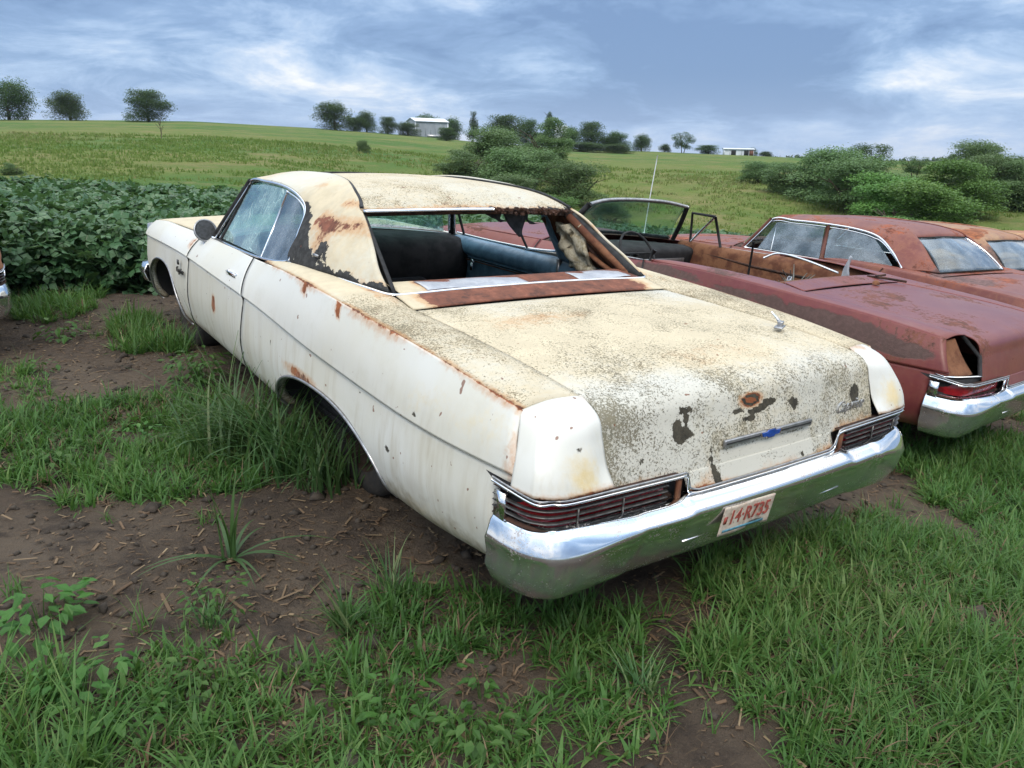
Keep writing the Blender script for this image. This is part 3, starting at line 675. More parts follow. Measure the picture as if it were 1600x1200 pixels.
    def p_sail(s):
        def f(P):
            x, y, z = np.abs(P[:, 0]), P[:, 1], P[:, 2]; n = len(P)
            c = .55+.30*nz(P, 5, 21)
            r = .50*np.exp(-((z-1.20)/.045)**2)*(y < 2.2)*(.6+.6*nz(P, 11, 22))+.38*np.exp(-((y-2.05)/.1)**2)*np.exp(-((z-1.12)/.08)**2)
            r = np.maximum(r, .40*np.exp(-np.clip(z-1.0, 0, 1)/.03)); r = np.maximum(r, .42*np.exp(-((z-1.29)/.02)**2)*(y < 2.1)); r = np.maximum(r, .40*np.exp(-((y-2.42)/.06)**2)*np.exp(-((z-1.345)/.02)**2))
            # remains of black roof vinyl: wedge behind the quarter glass and along the belt
            front = np.interp(z, [1.0, 1.10, 1.20, 1.27], [1.92, 2.13, 2.26, 2.35])
            dk = np.clip((y-front)/.05+.52, 0, 1.1)*(z < 1.27); bl = np.clip((1.030-.02*np.clip((1.9-y)/.4, -1, 1)-z)/.03+.5, 0, 1.1)
            dk = np.maximum(dk, bl*.98); dk = np.maximum(dk, .9*blob(P, (s*.80, 1.99, 1.08), (.2, .05, .05)))
            return r, dk, c, .08+Zr(n)
        return f
    cuts = [cut(2.66, 2.555, 2.68), cut(3.70, 3.68, 3.78)]
    spec = dict(paint=M['white'], white=True, doors=cuts, p_side=p_side, p_cap=p_cap, p_deck=p_deck, deck_mat=M['cream'], lid_mat=M['lid'], p_lid=p_lid, tulip_mat=M['cream'], hood_mat=M['cream'], p_tulip=p_tulip,
                roof_mat=M['cream'], p_roof=p_roof, p_sail=p_sail)
    car_shell(root, spec); car_rear(root, spec); hardtop_roof(root, spec); apillars(root, M['black'], M['chrome'])
    windshield(root, M['glass_crack'])
    # crease moulding seam of rust between side and deck (left is the one in view)
    # shoulder chrome that runs under the sail panels and across the missing rear window
    run = [(.86, 2.66, .963), (.85, 2.40, .985), (.838, 2.27, 1.000), (.818, 2.0, 1.004), (.795, 1.75, 1.003), (.765, 1.56, .998), (.722, 1.440, .990), (.64, 1.425, .990)]
    line = [(-a, b, c) for a, b, c in run]+[(x, 1.418, .992+.010*(1-(x/.65)**2)) for x in (-.4, 0, .4)]+[(a, b, c) for a, b, c in run[::-1]]
    L = cr(line, 160)
    MB().tube(L, .0085, 8, .8).build('belt_molding', M['chrome_clean'], root)
    # ledge under the missing rear window
    ln = [[(t*.68, y, z) for t in (-1, -.5, 0, .5, 1)] for y, z in ((1.428, .990), (1.50, 1.000), (1.585, 1.008), (1.61, .985))]
    o = MB().grid(patch(ln, 10, 50)).build('window_ledge', M['cream'], root, solid=.004); paint(o, lambda P: (np.clip(.9-1.1*np.exp(-((P[:, 0]+.62)/.09)**2)+.3*nz(P, 16, 9), 0, 1.1), Zr(len(P)), .8+Zr(len(P)), .2+Zr(len(P))))
    for x0, x1 in ((-.545, -.01), (.295, .63)):
        n_ = [[(x0+(x1-x0)*t, y, z+.005+.002*math.sin(9*t+y*30)) for t in np.linspace(0, 1, 9)] for y, z in ((1.444, .993), (1.48, .998), (1.52, 1.002), (1.565, 1.006))]
        MB().grid(patch(n_, 8, 30)).build('ledge_patch', M['tape'], root, solid=.002)
    # rear window frame: dark channel down each side, chrome and rotten channel along the top
    tl, bl = np.array([.622, 1.935, 1.272]), np.array([.712, 1.440, .992])
    for s in (-1, 1):
        A, B_ = tl*[s, 1, 1], bl*[s, 1, 1]; m_ = M['black']
        P = np.array([[A*(1-t)+B_*t+np.array([-s*dx, dy, 0]) for dx, dy in ((0, -.008), (.022, .004), (.035, .05), (.03, .09))] for t in np.linspace(0, 1, 12)])
        MB().grid(P).build('window_channel', m_, root, solid=.004)
    rail = cr([(-.622, 1.935, 1.272), (-.3, 1.915, 1.280), (0, 1.905, 1.284), (.3, 1.915, 1.280), (.622, 1.935, 1.268)], 60)
    MB().sweep(rail, [(.0, .008), (-.01, -.02), (-.035, -.022), (-.05, .0)]).build('window_header', M['brown_metal'], root, solid=.003)
    k = 34
    MB().tube([tuple(p+np.array([0, -.016, .003])) for p in rail[:k]], .0125, 8, .75).build('header_molding', M['chrome_clean'], root)
    mb = MB()
    for i in range(k, 59):   # crumbled paint and rust flakes where the moulding is gone
        p = rail[i]
        for _ in range(3):
            c = p+np.array([random.uniform(-.008, .008), -.012+random.uniform(-.006, .01), random.uniform(-.018, .012)]); a = random.uniform(.004, .013)
            mb.box(c, (a*1.6, a, a), Matrix.Rotation(random.uniform(0, 3), 3, Vector((random.random(), random.random(), 1)).normalized()))
    tag(mb.build('rust_flakes', M['brown_metal'], root, smooth=False), kind='stuff')
    # torn headliner hanging at the right
    for (x0, wd, dp) in ((.20, .15, .13), (.30, .05, .06), (.08, .1, .04)):
        n_ = [[(x0+wd*t, 1.99+.02*math.sin(t*5), 1.262-.0*t) for t in (0, .33, .66, 1)], [(x0+.05+wd*t*.6, 2.0, 1.262-dp*.5-.03*t) for t in (0, .33, .66, 1)], [(x0+.12+.03*t, 2.0, 1.262-dp) for t in (0, .33, .66, 1)]]
        MB().grid(patch(n_, 8, 8)).build('torn_headliner', M['cloth'], root, solid=.003)
    # side windows, left and right
    fr_front = [(.846, 3.37, .972), (.686, 3.30, 1.288), (.668, 3.05, 1.312), (.672, 2.74, 1.306), (.690, 2.695, 1.290), (.856, 2.645, .972)]
    fr_quart = [(.856, 2.635, .972), (.690, 2.685, 1.290), (.700, 2.50, 1.268), (.722, 2.375, 1.215), (.760, 2.34, 1.13), (.838, 2.275, 1.003), (.85, 2.40, .985)]
    sidepane(-1, fr_front, M['glass_crack'], root, 'door_glass'); sidepane(-1, fr_quart, M['glass_dusty'], root, 'quarter_glass')
    for s in (-1, 1):
        pts_tube(s, [(.856, 2.64, .972), (.69, 2.69, 1.292)], .008, M['chrome'] if s < 0 else M['black'], root, 'window_divider')
        pts_tube(s, [(.850, 3.40, .968), (.690, 3.315, 1.288)], .010, M['black'], root, 'window_divider')
        pts_tube(s, [(.868, 3.52, .962), (.868, 3.1, .960), (.868, 2.66, .968), (.858, 2.40, .986), (.842, 2.28, 1.004)], .008, M['chrome'], root, 'window_sill', samp=20)
        if s < 0: pts_tube(s, [(.842, 2.28, 1.004), (.765, 2.335, 1.125), (.722, 2.37, 1.225), (.70, 2.50, 1.272), (.682, 2.72, 1.300)], .007, M['chrome'], root, 'window_trim', samp=24)
    # interior ------------------------------------------------
    MB().grid(patch([[(-.80, 3.30, .60), (0, 3.28, .60), (.80, 3.30, .60)], [(-.80, 3.26, .80), (0, 3.25, .80), (.80, 3.26, .80)], [(-.79, 3.32, .925), (0, 3.36, .945), (.79, 3.32, .925)], [(-.79, 3.55, .95), (0, 3.75, .965), (.79, 3.55, .95)]], 16, 20)).build('dashboard', M['dark'], root, solid=.01)
    sw = empty('steering_wheel'); sw.parent = root
    c0 = Vector((-.36, 3.06, .86)); q = Vector((0, -.85, .5)).to_track_quat('Z', 'Y')
    MB().tube([tuple(c0+q @ Vector((.20*math.cos(a), .20*math.sin(a), 0))) for a in np.linspace(0, 2*math.pi, 40)], .012, 8).build('rim', M['black'], sw)
    MB().tube([tuple(c0+q @ Vector((.19*math.cos(a), .19*math.sin(a), 0))) for a in (R_(180), R_(0))], .012, 6).tube([tuple(c0), tuple(c0-q @ Vector((0, 0, .35)))], .022, 8).build('spokes', M['black'], sw)
    fl = MB(); fl.box((0, 2.6, .36), (1.6, 2.2, .04)); fl.box((0, 1.62, .62), (1.5, .05, .55)); fl.build('floor_pan', M['dark'], root)
    st = MB(); st.box((-.38, 2.55, .50), (.62, .50, .22)); st.box((-.38, 2.28, .68), (.62, .16, .42), Matrix.Rotation(R_(-12), 3, 'X')); bevel(st.build('front_seat', M['dark'], root), .05, 4)
    for s in (-1, 1):
        mt_ = M['blue_dk'] if s > 0 else M['dark']; X_ = lambda a: s*a
        dp = [[(X_(.79), y, .40), (X_(.80), y, .62), (X_(.795), y, .80), (X_(.80), y, .84)] for y in (3.42, 2.6, 2.20)]
        MB().grid(patch(dp, 20, 8)).build('door_card', mt_, root, solid=.01)
        roll = [[(X_(.80), y, .835), (X_(.765), y, .865), (X_(.765), y, .915), (X_(.80), y, .95), (X_(.855), y, .955+.02*(2.6-y)/1.0*(y < 2.6))] for y in (3.46, 2.9, 2.6, 2.3, 1.95, 1.62)]
        MB().grid(patch(roll, 40, 14)).build('armrest_roll', M['blue'] if s > 0 else M['dark'], root, solid=.004)
        qp = [[(X_(.79), y, .50), (X_(.79), y, .70), (X_(.80), y, .845)] for y in (2.19, 1.9, 1.60)]
        MB().grid(patch(qp, 14, 8)).build('quarter_card', mt_, root, solid=.01)
    for zz in (.826, .812): MB().tube([(.782, 3.40, zz), (.782, 2.8, zz), (.782, 1.7, zz)], .004, 6).build('door_card_trim', M['black'] if zz > .82 else M['orange_rust'], root)
    h = MB().box((.768, 3.15, .775), (.02, .025, .05)).lathe((.78, 3.15, .81), (-1, 0, 0), [(.016, 0), (.016, .012), (0, .014)], 12); h.build('window_crank', M['chrome'], root)
    MB().box((.775, 2.20, .90), (.03, .02, .13)).build('lock_pull', M['trimdull'], root)
    # right sail panel inside: rusty stamped frame and hanging padding
    ip = [[(.60, 1.95, 1.25), (.64, 2.10, 1.25), (.68, 2.28, 1.20)], [(.63, 1.75, 1.12), (.69, 1.95, 1.12), (.735, 2.22, 1.10)], [(.69, 1.50, .975), (.76, 1.75, .975), (.80, 2.16, .97)]]
    MB().grid(patch(ip, 20, 20)).build('inner_sail_panel', M['orange_rust'], root, solid=.006)
    for a, b, r in (((.600, 1.93, 1.245), (.690, 1.50, .985), .022), ((.655, 1.80, 1.06), (.665, 1.60, .985), .014), ((.635, 1.83, 1.13), (.72, 1.70, .98), .012)):
        MB().tube(cr([a, tuple((np.array(a)+b)/2+[-.01, 0, 0]), b], 8), r, 8).build('rust_brace', M['orange_rust'] if r > .013 else M['brown_metal'], root)
    MB().grid(patch([[(.66, 2.20, 1.235), (.70, 2.30, 1.22)], [(.70, 2.15, 1.10), (.745, 2.26, 1.10)], [(.76, 2.08, .965), (.80, 2.22, .965)]], 12, 6)).build('inner_sail_edge', M['blue_dk'], root, solid=.012)
    rg = np.random.default_rng(3); n_ = []
    for i in range(9):
        t = i/8; z = 1.21-.25*t; n_.append([(.60+.08*t+.045*math.sin(j*1.9+i)*.5+.02*rg.random(), 1.86-.07*t+.055*j-.03*t+.012*rg.normal(), z+.01*rg.normal()) for j in range(5)])
    MB().grid(patch(n_, 40, 24)).build('torn_padding', M['fluff'], root, solid=.02)
    # mirror ---------------------------------------------------
    mr = empty('door_mirror'); mr.parent = root
    MB().lathe((-.895, 3.565, 1.000), (.05, -1, .30), [(0, -.055), (.045, -.045), (.066, -.02), (.070, 0), (.063, .004), (.058, -.004), (0, -.004)], 28).build('mirror_head', M['trimdull'], mr)
    MB().lathe((-.895, 3.560, 1.001), (.05, -1, .30), [(.057, 0), (0, .001)], 24).build('mirror_glass', M['badge_dark'], mr)
    MB().tube([(-.905, 3.60, .955), (-.90, 3.585, .925), (-.90, 3.58, .905)], .010, 8).lathe((-.897, 3.55, .912), (-.6, -1, .1), [(.022, 0), (.018, .012), (0, .014)], 16).build('mirror_stalk', M['chrome'], mr)
    # badges ---------------------------------------------------
    eb = MB(); eb.box((.02, .087, .724), (.465, .012, .024)); e = bevel(eb.build('trunk_badge_bar', M['trimdull'], root), .003)
    for xx in (-.12, .16):
        eg = MB(); eg.box((xx, .0805, .724), (.17, .003, .004)); eg.build('badge_groove', M['black'], e)
    bow = [(-.060, .007), (-.028, .007), (-.020, .013), (.020, .013), (.028, .007), (.060, .007), (.052, -.007), (.024, -.007), (.018, -.013), (-.018, -.013), (-.024, -.007), (-.052, -.007)]
    for sc_, mt_, yy in ((1.25, M['chrome_clean'], .0795), (1.0, M['badge_blue'], .0770)):
        pf = [(.02+a*sc_*.8, yy, .724+b*sc_) for a, b in bow]; pb = [(a, .084, b) for a, _, b in pf]; nn = len(pf)
        mbb = MB(); mbb.add(pf+pb, [tuple(range(nn))[::-1]]+[(i, (i+1) % nn, nn+(i+1) % nn, nn+i) for i in range(nn)]); mbb.build('bow_tie_emblem', mt_, e, smooth=False)
    text('Caprice', (.525, .109, .738), .060, M['chrome_clean'], root, 'script_badge', rot=(R_(90), 0, R_(2)), shear=.45, depth=.004, sx=1.0)
    text('Caprice', (-1.000, 3.84, .715), .055, M['badge_dark'], root, 'script_badge', rot=(R_(90), 0, R_(-90)), shear=.4, depth=.004)
    MB().box((-1.000, 3.87, .765), (.008, .03, .03)).build('fender_crest', M['badge_dark'], root)
    MB().box((-.822, 1.985, 1.075), (.008, .06, .012), Matrix.Rotation(R_(14), 3, 'Y')).build('sail_badge', M['trimdull'], root)
    # licence plate, hanging a little skewed under the bumper
    lp = empty('license_plate'); lp.parent = root; lp.matrix_local = Matrix.Translation((-.165, -.004, .502)) @ Matrix.Rotation(R_(1.5), 4, 'Y') @ Matrix.Rotation(R_(8), 4, 'X') @ Matrix.Scale(.87, 4)
    P = np.array([[(x, .0025*math.sin(x*22)+(.012 if z < -.04 and x > .02 and x < .1 else 0), z+(.010*math.exp(-((x-.06)/.04)**2) if z < -.05 else 0)) for x in np.linspace(-.145, .145, 30)] for z in np.linspace(.0625, -.0625, 12)])
    MB().grid(P[:, ::-1]).build('plate_blank', M['plate'], lp, solid=.0022)
    text('14·R735', (.008, -.005, .010), .086, M['plate_red'], lp, 'plate_number', rot=(R_(90), 0, 0), depth=.001, sx=.82, bold=.0008)
    MB().box((-.128, -.005, .006), (.016, .002, .030)).build('plate_sticker', M['plate_red'], lp)
    MB().box((-.01, -.005, -.042), (.235, .002, .010)).build('plate_band', M['plate_blue'], lp)
    return root
def text(body, loc, size, mat_, parent, name, rot=(0, 0, 0), shear=0, depth=.002, sx=1.0, bold=0):
    cu = bpy.data.curves.new(name, 'FONT'); cu.body = body; cu.size = size; cu.shear = shear; cu.extrude = depth; cu.offset = bold; cu.align_x = 'CENTER'; cu.align_y = 'CENTER'; cu.resolution_u = 3
    t = bpy.data.objects.new(name+'_curve', cu); COL.objects.link(t); bpy.context.view_layer.update()
    me = bpy.data.meshes.new_from_object(t.evaluated_get(bpy.context.evaluated_depsgraph_get())); bpy.data.objects.remove(t)
    o = link(name, me, mat_, parent); o.location = loc; o.rotation_euler = rot; o.scale = (sx, 1, 1); return o
white = white_car()

# loose chrome lever lying on the white trunk edge
t = empty('broken_chrome_lever', ML2W @ Matrix.Translation((.565, .49, .948)) @ Matrix.Rotation(R_(25), 4, 'Z')); tag(t, 'small broken chrome lever lying on the right edge of the white trunk lid', 'metal bracket')
bevel(MB().box((0, 0, .004), (.075, .035, .008)).box((.01, 0, .016), (.03, .022, .02)).build('foot', M['trimdull'], t), .003)
MB().tube([(0, 0, .02), (.02, .02, .034), (.05, .05, .050)], [.008, .006, .004], 8).build('arm', M['chrome_clean'], t)

# ---------------------------------------------------------------- maroon convertible, roof gone
def wearfn(seed, patches=(), base=.0, edge_r=.3):
    def f(P):
        n = len(P); dk = np.zeros(n)
        for c, r, st in patches: dk = np.maximum(dk, st*blob(P, c, r, .7))
        rr = base+.18*nz(P, 4, seed)+edge_r*np.exp(-np.clip(P[:, 2]-.36, 0, 1)/.05)
        return rr, dk, .25+.3*nz(P, 3, seed+1), np.clip(.12+.15*nz(P, 6, seed+2), 0, 1)
    return f
def convertible():
    root = empty('junked_convertible', ML2W @ rot_pose(3.201, .436, -.223, .087, .026, .018))
    tag(root, 'maroon roofless convertible with dusty windshield frame and missing fender end cap', 'car')
    side = wearfn(31, [((-.95, 2.25, .93), (.2, .34, .05), .75), ((-.97, 1.0, .84), (.2, .50, .07), 1.0), ((-.97, .62, .79), (.2, .35, .05), .95), ((-.97, 1.5, .90), (.2, .35, .04), .8), ((-.97, 3.0, .85), (.2, .3, .04), .5)], .24)
    top = wearfn(33, [((-.8, 1.8, 1.0), (.2, .3, .1), .5)], .30, 0)
    sp = dict(paint=M['maroon'], doors=[cut(2.50, 2.40, 2.50), cut(3.70, 3.68, 3.78)], p_side=side, p_cap=top, p_deck=top, p_lid=top, p_tulip=wearfn(35, (), .25, 0), no_cap=(-1,), bars=False, handles=True)
    car_shell(root, sp); car_rear(root, sp)
    # open left fender end where the cap is missing
    n_ = [[(-.885, .295, .872), (-.81, .285, .88), (-.765, .275, .885)], [(-.92, .265, .78), (-.82, .235, .785), (-.745, .22, .79)], [(-.95, .22, .70), (-.83, .165, .70), (-.725, .15, .70)]]
    MB().grid(patch(n_, 12, 12)).build('exposed_end_panel', M['orange_rust'], root, solid=.004)
    MB().tube([(-.69, .27, .90), (-.69, .15, .80), (-.695, .12, .69)], .012, 6).build('lid_edge_flange', M['black'], root)
    MB().grid(patch([[(-.97, .21, .697), (-.9, .16, .697), (-.7, .10, .695)], [(-.95, .28, .70), (-.88, .24, .70), (-.7, .18, .70)]], 4, 16)).build('lamp_top', M['chrome'], root, solid=.004)
    # cockpit: walls, floor, ledge
    for s in (-1, 1):
        inner = [[(s*.87, y, Tz(np.array(y))-.002), (s*.84, y, .96), (s*.80, y, .90), (s*.79, y, .70), (s*.79, y, .42)] for y in (3.5, 2.9, 2.4, 2.0, 1.5)]
        MB().grid(patch(np.array(inner, float), 30, 16)).build('inner_side_panel', M['orange_rust'], root, solid=.006)
        bs = MB()
        rg = random.Random(5)
        for k in range(26):
            yy = 1.65+k*.065+rg.uniform(-.01, .01); bs.lathe((s*.803, yy, .875+rg.uniform(-.02, .02)), (-s, 0, 0), [(rg.uniform(.008, .022), 0), (.0, .003)], 8)
        bs.box((s*.797, 2.75, .83), (.012, .32, .07)); bs.box((s*.797, 3.2, .84), (.012, .28, .06))
        bs.build('panel_hole_shade', M['opening_shade'], root)  # dark discs and slabs on the panel, painted shade of holes
        MB().tube([(s*.81, 3.45, .90), (s*.79, 2.6, .85), (s*.78, 1.7, .84)], .012, 6).build('inner_rail', M['brown_metal'], root)
    fl = MB(); fl.box((0, 2.5, .36), (1.6, 2.2, .04)); fl.box((0, 1.50, .66), (1.56, .04, .55)); fl.build('floor_pan', M['dark'], root)
    MB().grid(patch([[(-.70, 1.42, .985), (0, 1.42, .995), (.70, 1.42, .985)], [(-.74, 1.50, .97), (0, 1.50, .98), (.74, 1.50, .97)]], 4, 20)).build('cockpit_edge', M['orange_rust'], root, solid=.006)
    # windshield frame
    apex = [(-.845, 3.60, .955), (-.76, 3.47, 1.12), (-.672, 3.35, 1.300)]
    top_ = [(-.672, 3.35, 1.300), (-.4, 3.40, 1.335), (0, 3.42, 1.345), (.4, 3.40, 1.335), (.672, 3.35, 1.300)]
    MB().tube(cr(top_, 40), .022, 8, .7).build('windshield_header', M['trimdull'], root)
    for s in (-1, 1):
        MB().tube(cr([(a*(-s), b, c) for a, b, c in apex], 14), .024, 8).build('windshield_post', M['black'], root)
    bt = cr([(-.80, 3.62, .97), (-.5, 3.83, .975), (0, 3.92, .982), (.5, 3.83, .975), (.80, 3.62, .97)], 30)
    MB().tube(bt, .022, 8).build('windshield_base', M['black'], root)
    windshield(root, M['glass_teal'])
    MB().grid(patch([[(-.80, 3.42, .93), (0, 3.62, .955), (.80, 3.42, .93)], [(-.80, 3.30, .90), (0, 3.32, .92), (.80, 3.30, .90)], [(-.79, 3.30, .80), (0, 3.30, .82), (.79, 3.30, .80)], [(-.79, 3.36, .62), (0, 3.36, .62), (.79, 3.36, .62)]], 16, 20)).build('dashboard', M['dark'], root, solid=.01)
    MB().box((0, 3.285, .80), (1.3, .012, .05)).build('dash_face', M['trimdull'], root)
    sw = empty('steering_wheel'); sw.parent = root
    c0 = Vector((-.36, 3.02, .93)); q = Vector((0, -.80, .55)).to_track_quat('Z', 'Y')
    MB().tube([tuple(c0+q @ Vector((.20*math.cos(a), .20*math.sin(a), 0))) for a in np.linspace(0, 2*math.pi, 40)], .011, 8).build('rim', M['black'], sw)
    MB().tube([tuple(c0+q @ Vector((.19*math.cos(a), .19*math.sin(a), 0))) for a in (R_(180), R_(0))], .010, 6).tube([tuple(c0), tuple(c0-q @ Vector((0, 0, .4)))], .02, 8).build('spokes', M['black'], sw)
    # right vent window frame standing open
    for pts, r in (([(.84, 3.38, .965), (.735, 3.06, 1.245)], .011), ([(.84, 3.38, .965), (.70, 3.30, 1.25), (.735, 3.06, 1.245)], .013), ([(.735, 3.06, 1.245), (.835, 3.02, .965)], .013)):
        MB().tube(pts, r, 8).build('vent_window_frame', M['chrome'] if r < .012 else M['black'], root)
    MB().tube([(-.88, 2.46, .965), (-.885, 2.44, 1.02), (-.88, 2.42, 1.06)], [.010, .012, .02], 6).build('door_edge_post', M['black'], root)
    for s in (-1, 1):
        pts_tube(s, [(.885, 3.5, .955), (.893, 2.9, .962), (.90, 2.5, .972)], .006, M['trimdull'], root, 'door_sill_trim', samp=12)
    return root, ML2W @ rot_pose(3.201, .436, -.223, .087, .026, .018)
conv, MC = convertible()
def dropped(name, label, cat, loc, base=MC):
    t = empty(name, base @ Matrix.Translation(loc)); tag(t, label, cat); return t
t = dropped('loose_chrome_molding', 'long curved strip of bright chrome molding leaning out of the convertible cockpit', 'metal strip', (.10, 1.52, .985))
MB().tube(cr([(-.05, .55, .05), (0, .45, .10), (.05, .25, .08), (.12, .0, .02)], 20), .016, 8, .5).build('strip', M['chrome_clean'], t)
t = dropped('upright_rod', 'thin dark rod standing upright in the open convertible cockpit', 'metal rod', (.25, 2.3, .38))
MB().tube([(0, 0, 0), (.01, .01, .35), (.02, .02, .74)], .010, 6).build('rod', M['black'], t)
t = dropped('dead_brush_tangle', 'grey tangle of dry twigs lying inside the open convertible cockpit', 'twigs', (.20, 1.85, .72))
mb = MB(); rg = random.Random(8)
for k in range(26):
    a = rg.uniform(0, 6.28); l = rg.uniform(.10, .26); h = rg.uniform(.05, .28); mb.tube([(0, 0, 0), (math.cos(a)*l*.5, math.sin(a)*l*.5, h*.7), (math.cos(a)*l, math.sin(a)*l, h)], [.006, .005, .003], 5)
mb.build('twigs', simple('grey dead twigs', (.25, .25, .22), .9), t)
for lc, lab, sz, rz in (((-.12, 1.72, .90), 'small torn grey metal scrap by the left cockpit edge of the convertible', (.16, .02, .09), 20), ((.52, 1.60, .95), 'tall grey metal scrap standing by the right cockpit edge of the convertible', (.07, .02, .20), -30)):
    t = dropped('metal_scrap', lab, 'scrap metal', lc)
    n_ = [[(sz[0]*(u-.5)*(1-.6*v), .02*math.sin(u*6+v*4), sz[2]*v-.05+.02*math.sin(u*9)) for u in np.linspace(0, 1, 6)] for v in np.linspace(0, 1, 5)]
    o = MB().grid(patch(n_, 12, 12)).build('sheet', M['tape'], t, solid=.003); o.rotation_euler.z = R_(rz)
t = dropped('dark_hinge_arm', 'bent dark hinge arm lying on the front edge of the convertible trunk lid', 'hinge', (.48, 1.30, .972))
MB().tube([(-.03, .10, .02), (.05, .02, .02), (.16, -.12, .01)], .010, 6).tube([(0, .05, .03), (.14, .04, .035)], .008, 6).build('arm', M['brown_metal'], t)
t = dropped('rusty_bolt_cap', 'small rusty metal knob on the convertible trunk lid beside the cockpit', 'knob', (.22, 1.22, .972))
MB().lathe((0, 0, 0), (0, 0, 1), [(.028, 0), (.024, .02), (.010, .03), (0, .032)], 14).build('cap', M['orange_rust'], t)

# ---------------------------------------------------------------- maroon sedan and the cars beyond it
def sedan_roof(root, sp, kind='sedan'):
    mt = sp['roof_mat']
    rail = [(.675, 3.34, 1.295), (.672, 3.0, 1.318), (.672, 2.6, 1.322), (.680, 2.25, 1.308), (.700, 1.98, 1.262), (.745, 1.78, 1.145), (.805, 1.60, .995)]
    up = [(.40, 3.34, 1.335), (.41, 3.0, 1.372), (.42, 2.6, 1.385), (.43, 2.25, 1.38), (.44, 2.02, 1.365), (.44, 1.90, 1.35), (.46, 1.80, 1.33), (.475, 1.74, 1.305), (.48, 1.72, 1.285)]
    lo = rail+[(.72, 1.42, .993), (.62, 1.33, .985)]
    mid = [(.56, 3.34, 1.325), (.565, 3.0, 1.352), (.57, 2.6, 1.362), (.585, 2.25, 1.352), (.60, 2.02, 1.325), (.63, 1.86, 1.26), (.66, 1.72, 1.19), (.62, 1.60, 1.165), (.555, 1.52, 1.14)]
    for s in (-1, 1):
        o = MB().grid(sail(s, lo, up, mid)).build('sail_panel', mt, root, solid=.012, off=-1); paint(o, sp['p_roof'])
        R1 = cr([(.80, 3.55, .975)]+rail, 80)
        MB().tube([(s*(a+.004), b, c) for a, b, c in R1], .011, 8).build('drip_rail', M['chrome_clean'], root)
        MB().tube([(s*(a+.012), b-.02*(b < 2), c-.030) for a, b, c in R1[8:-6]], .007, 8).build('window_trim', M['chrome_clean'], root)
        fr = [(.852, 3.33, .972), (.690, 3.24, 1.275), (.676, 2.95, 1.292), (.678, 2.62, 1.294), (.700, 2.61, 1.26), (.860, 2.50, .972)]
        rq = [(.860, 2.44, .972), (.700, 2.55, 1.26), (.682, 2.50, 1.292), (.690, 2.22, 1.275), (.712, 2.0, 1.230), (.765, 1.82, 1.10), (.815, 1.68, .985)]
        sidepane(s, fr, M['glass_dusty'], root, 'door_glass'); 
        sidepane(s, rq, M['glass_dusty'], root, 'door_glass')
        if kind == 'sedan': MB().tube([(s*.864, 2.47, .965), (s*.682, 2.58, 1.30)], .026, 4).build('center_pillar', sp['paint'], root)
        MB().tube([(s*.856, 3.14, .972), (s*.690, 3.24, 1.27)], .006, 6).build('vent_divider', M['chrome_clean'], root)
        pts_tube(s, [(.870, 3.5, .962), (.872, 2.5, .964), (.85, 1.66, .985)], .007, M['chrome'], root, 'window_sill', samp=12)
    rn = []
    for a, zc in zip(up, [1.352, 1.388, 1.403, 1.402, 1.392, 1.378, 1.352, 1.322, 1.292]):
        rn.append([(t*a[0], a[1]-(.03 if a[1] < 2.1 else 0)*(1-t*t), a[2]+(zc-a[2])*(1-t*t)) for t in (-1, -.6, 0, .6, 1)])
    o = MB().grid(patch(np.array(rn), 60, 30)).build('roof', mt, root, solid=.012, off=-1); paint(o, sp['p_roof'])
    top = cr([(-.475, 1.725, 1.275), (0, 1.69, 1.288), (.475, 1.725, 1.275)], 24); bot = cr([(-.615, 1.34, .988), (0, 1.30, 1.0), (.615, 1.34, .988)], 24)
    P = np.stack([top*(1-t)+bot*t+np.array([0, -.015*math.sin(math.pi*t), .02*math.sin(math.pi*t)]) for t in np.linspace(0, 1, 12)])
    MB().grid(P).build('rear_window', M['glass_dusty'], root, solid=.005)
    MB().tube(list(top), .009, 6).build('rear_window_trim', M['black'], root); MB().tube(list(bot), .007, 6).build('rear_window_trim', M['black'], root)
    for s in (-1, 1): MB().tube(cr([P[i, 0 if s < 0 else -1] for i in range(12)], 12), .010, 6).build('rear_window_trim', M['chrome_clean'] if s > 0 else M['black'], root)
    apillars(root, sp['paint'], M['chrome_clean']); windshield(root, M['glass'])
    it = MB(); it.box((0, 2.5, .38), (1.5, 2.2, .04)); it.build('floor_pan', M['dark'], root)
    for yy in (2.35, 1.62):
        st = MB(); st.box((0, yy+.25, .50), (1.42, .5, .24)); st.box((0, yy, .74), (1.42, .16, .42), Matrix.Rotation(R_(-12), 3, 'X')); bevel(st.build('bench_seat', M['dark'], root), .05, 3)
    MB().box((0, 3.40, .80), (1.55, .22, .26)).build('dashboard', M['dark'], root)
    MB().grid(patch([[(-.64, 1.36, .975), (0, 1.33, .985), (.64, 1.36, .975)], [(-.70, 1.62, .955), (0, 1.62, .955), (.70, 1.62, .955)]], 3, 10)).build('parcel_shelf', M['tape'], root, solid=.004)
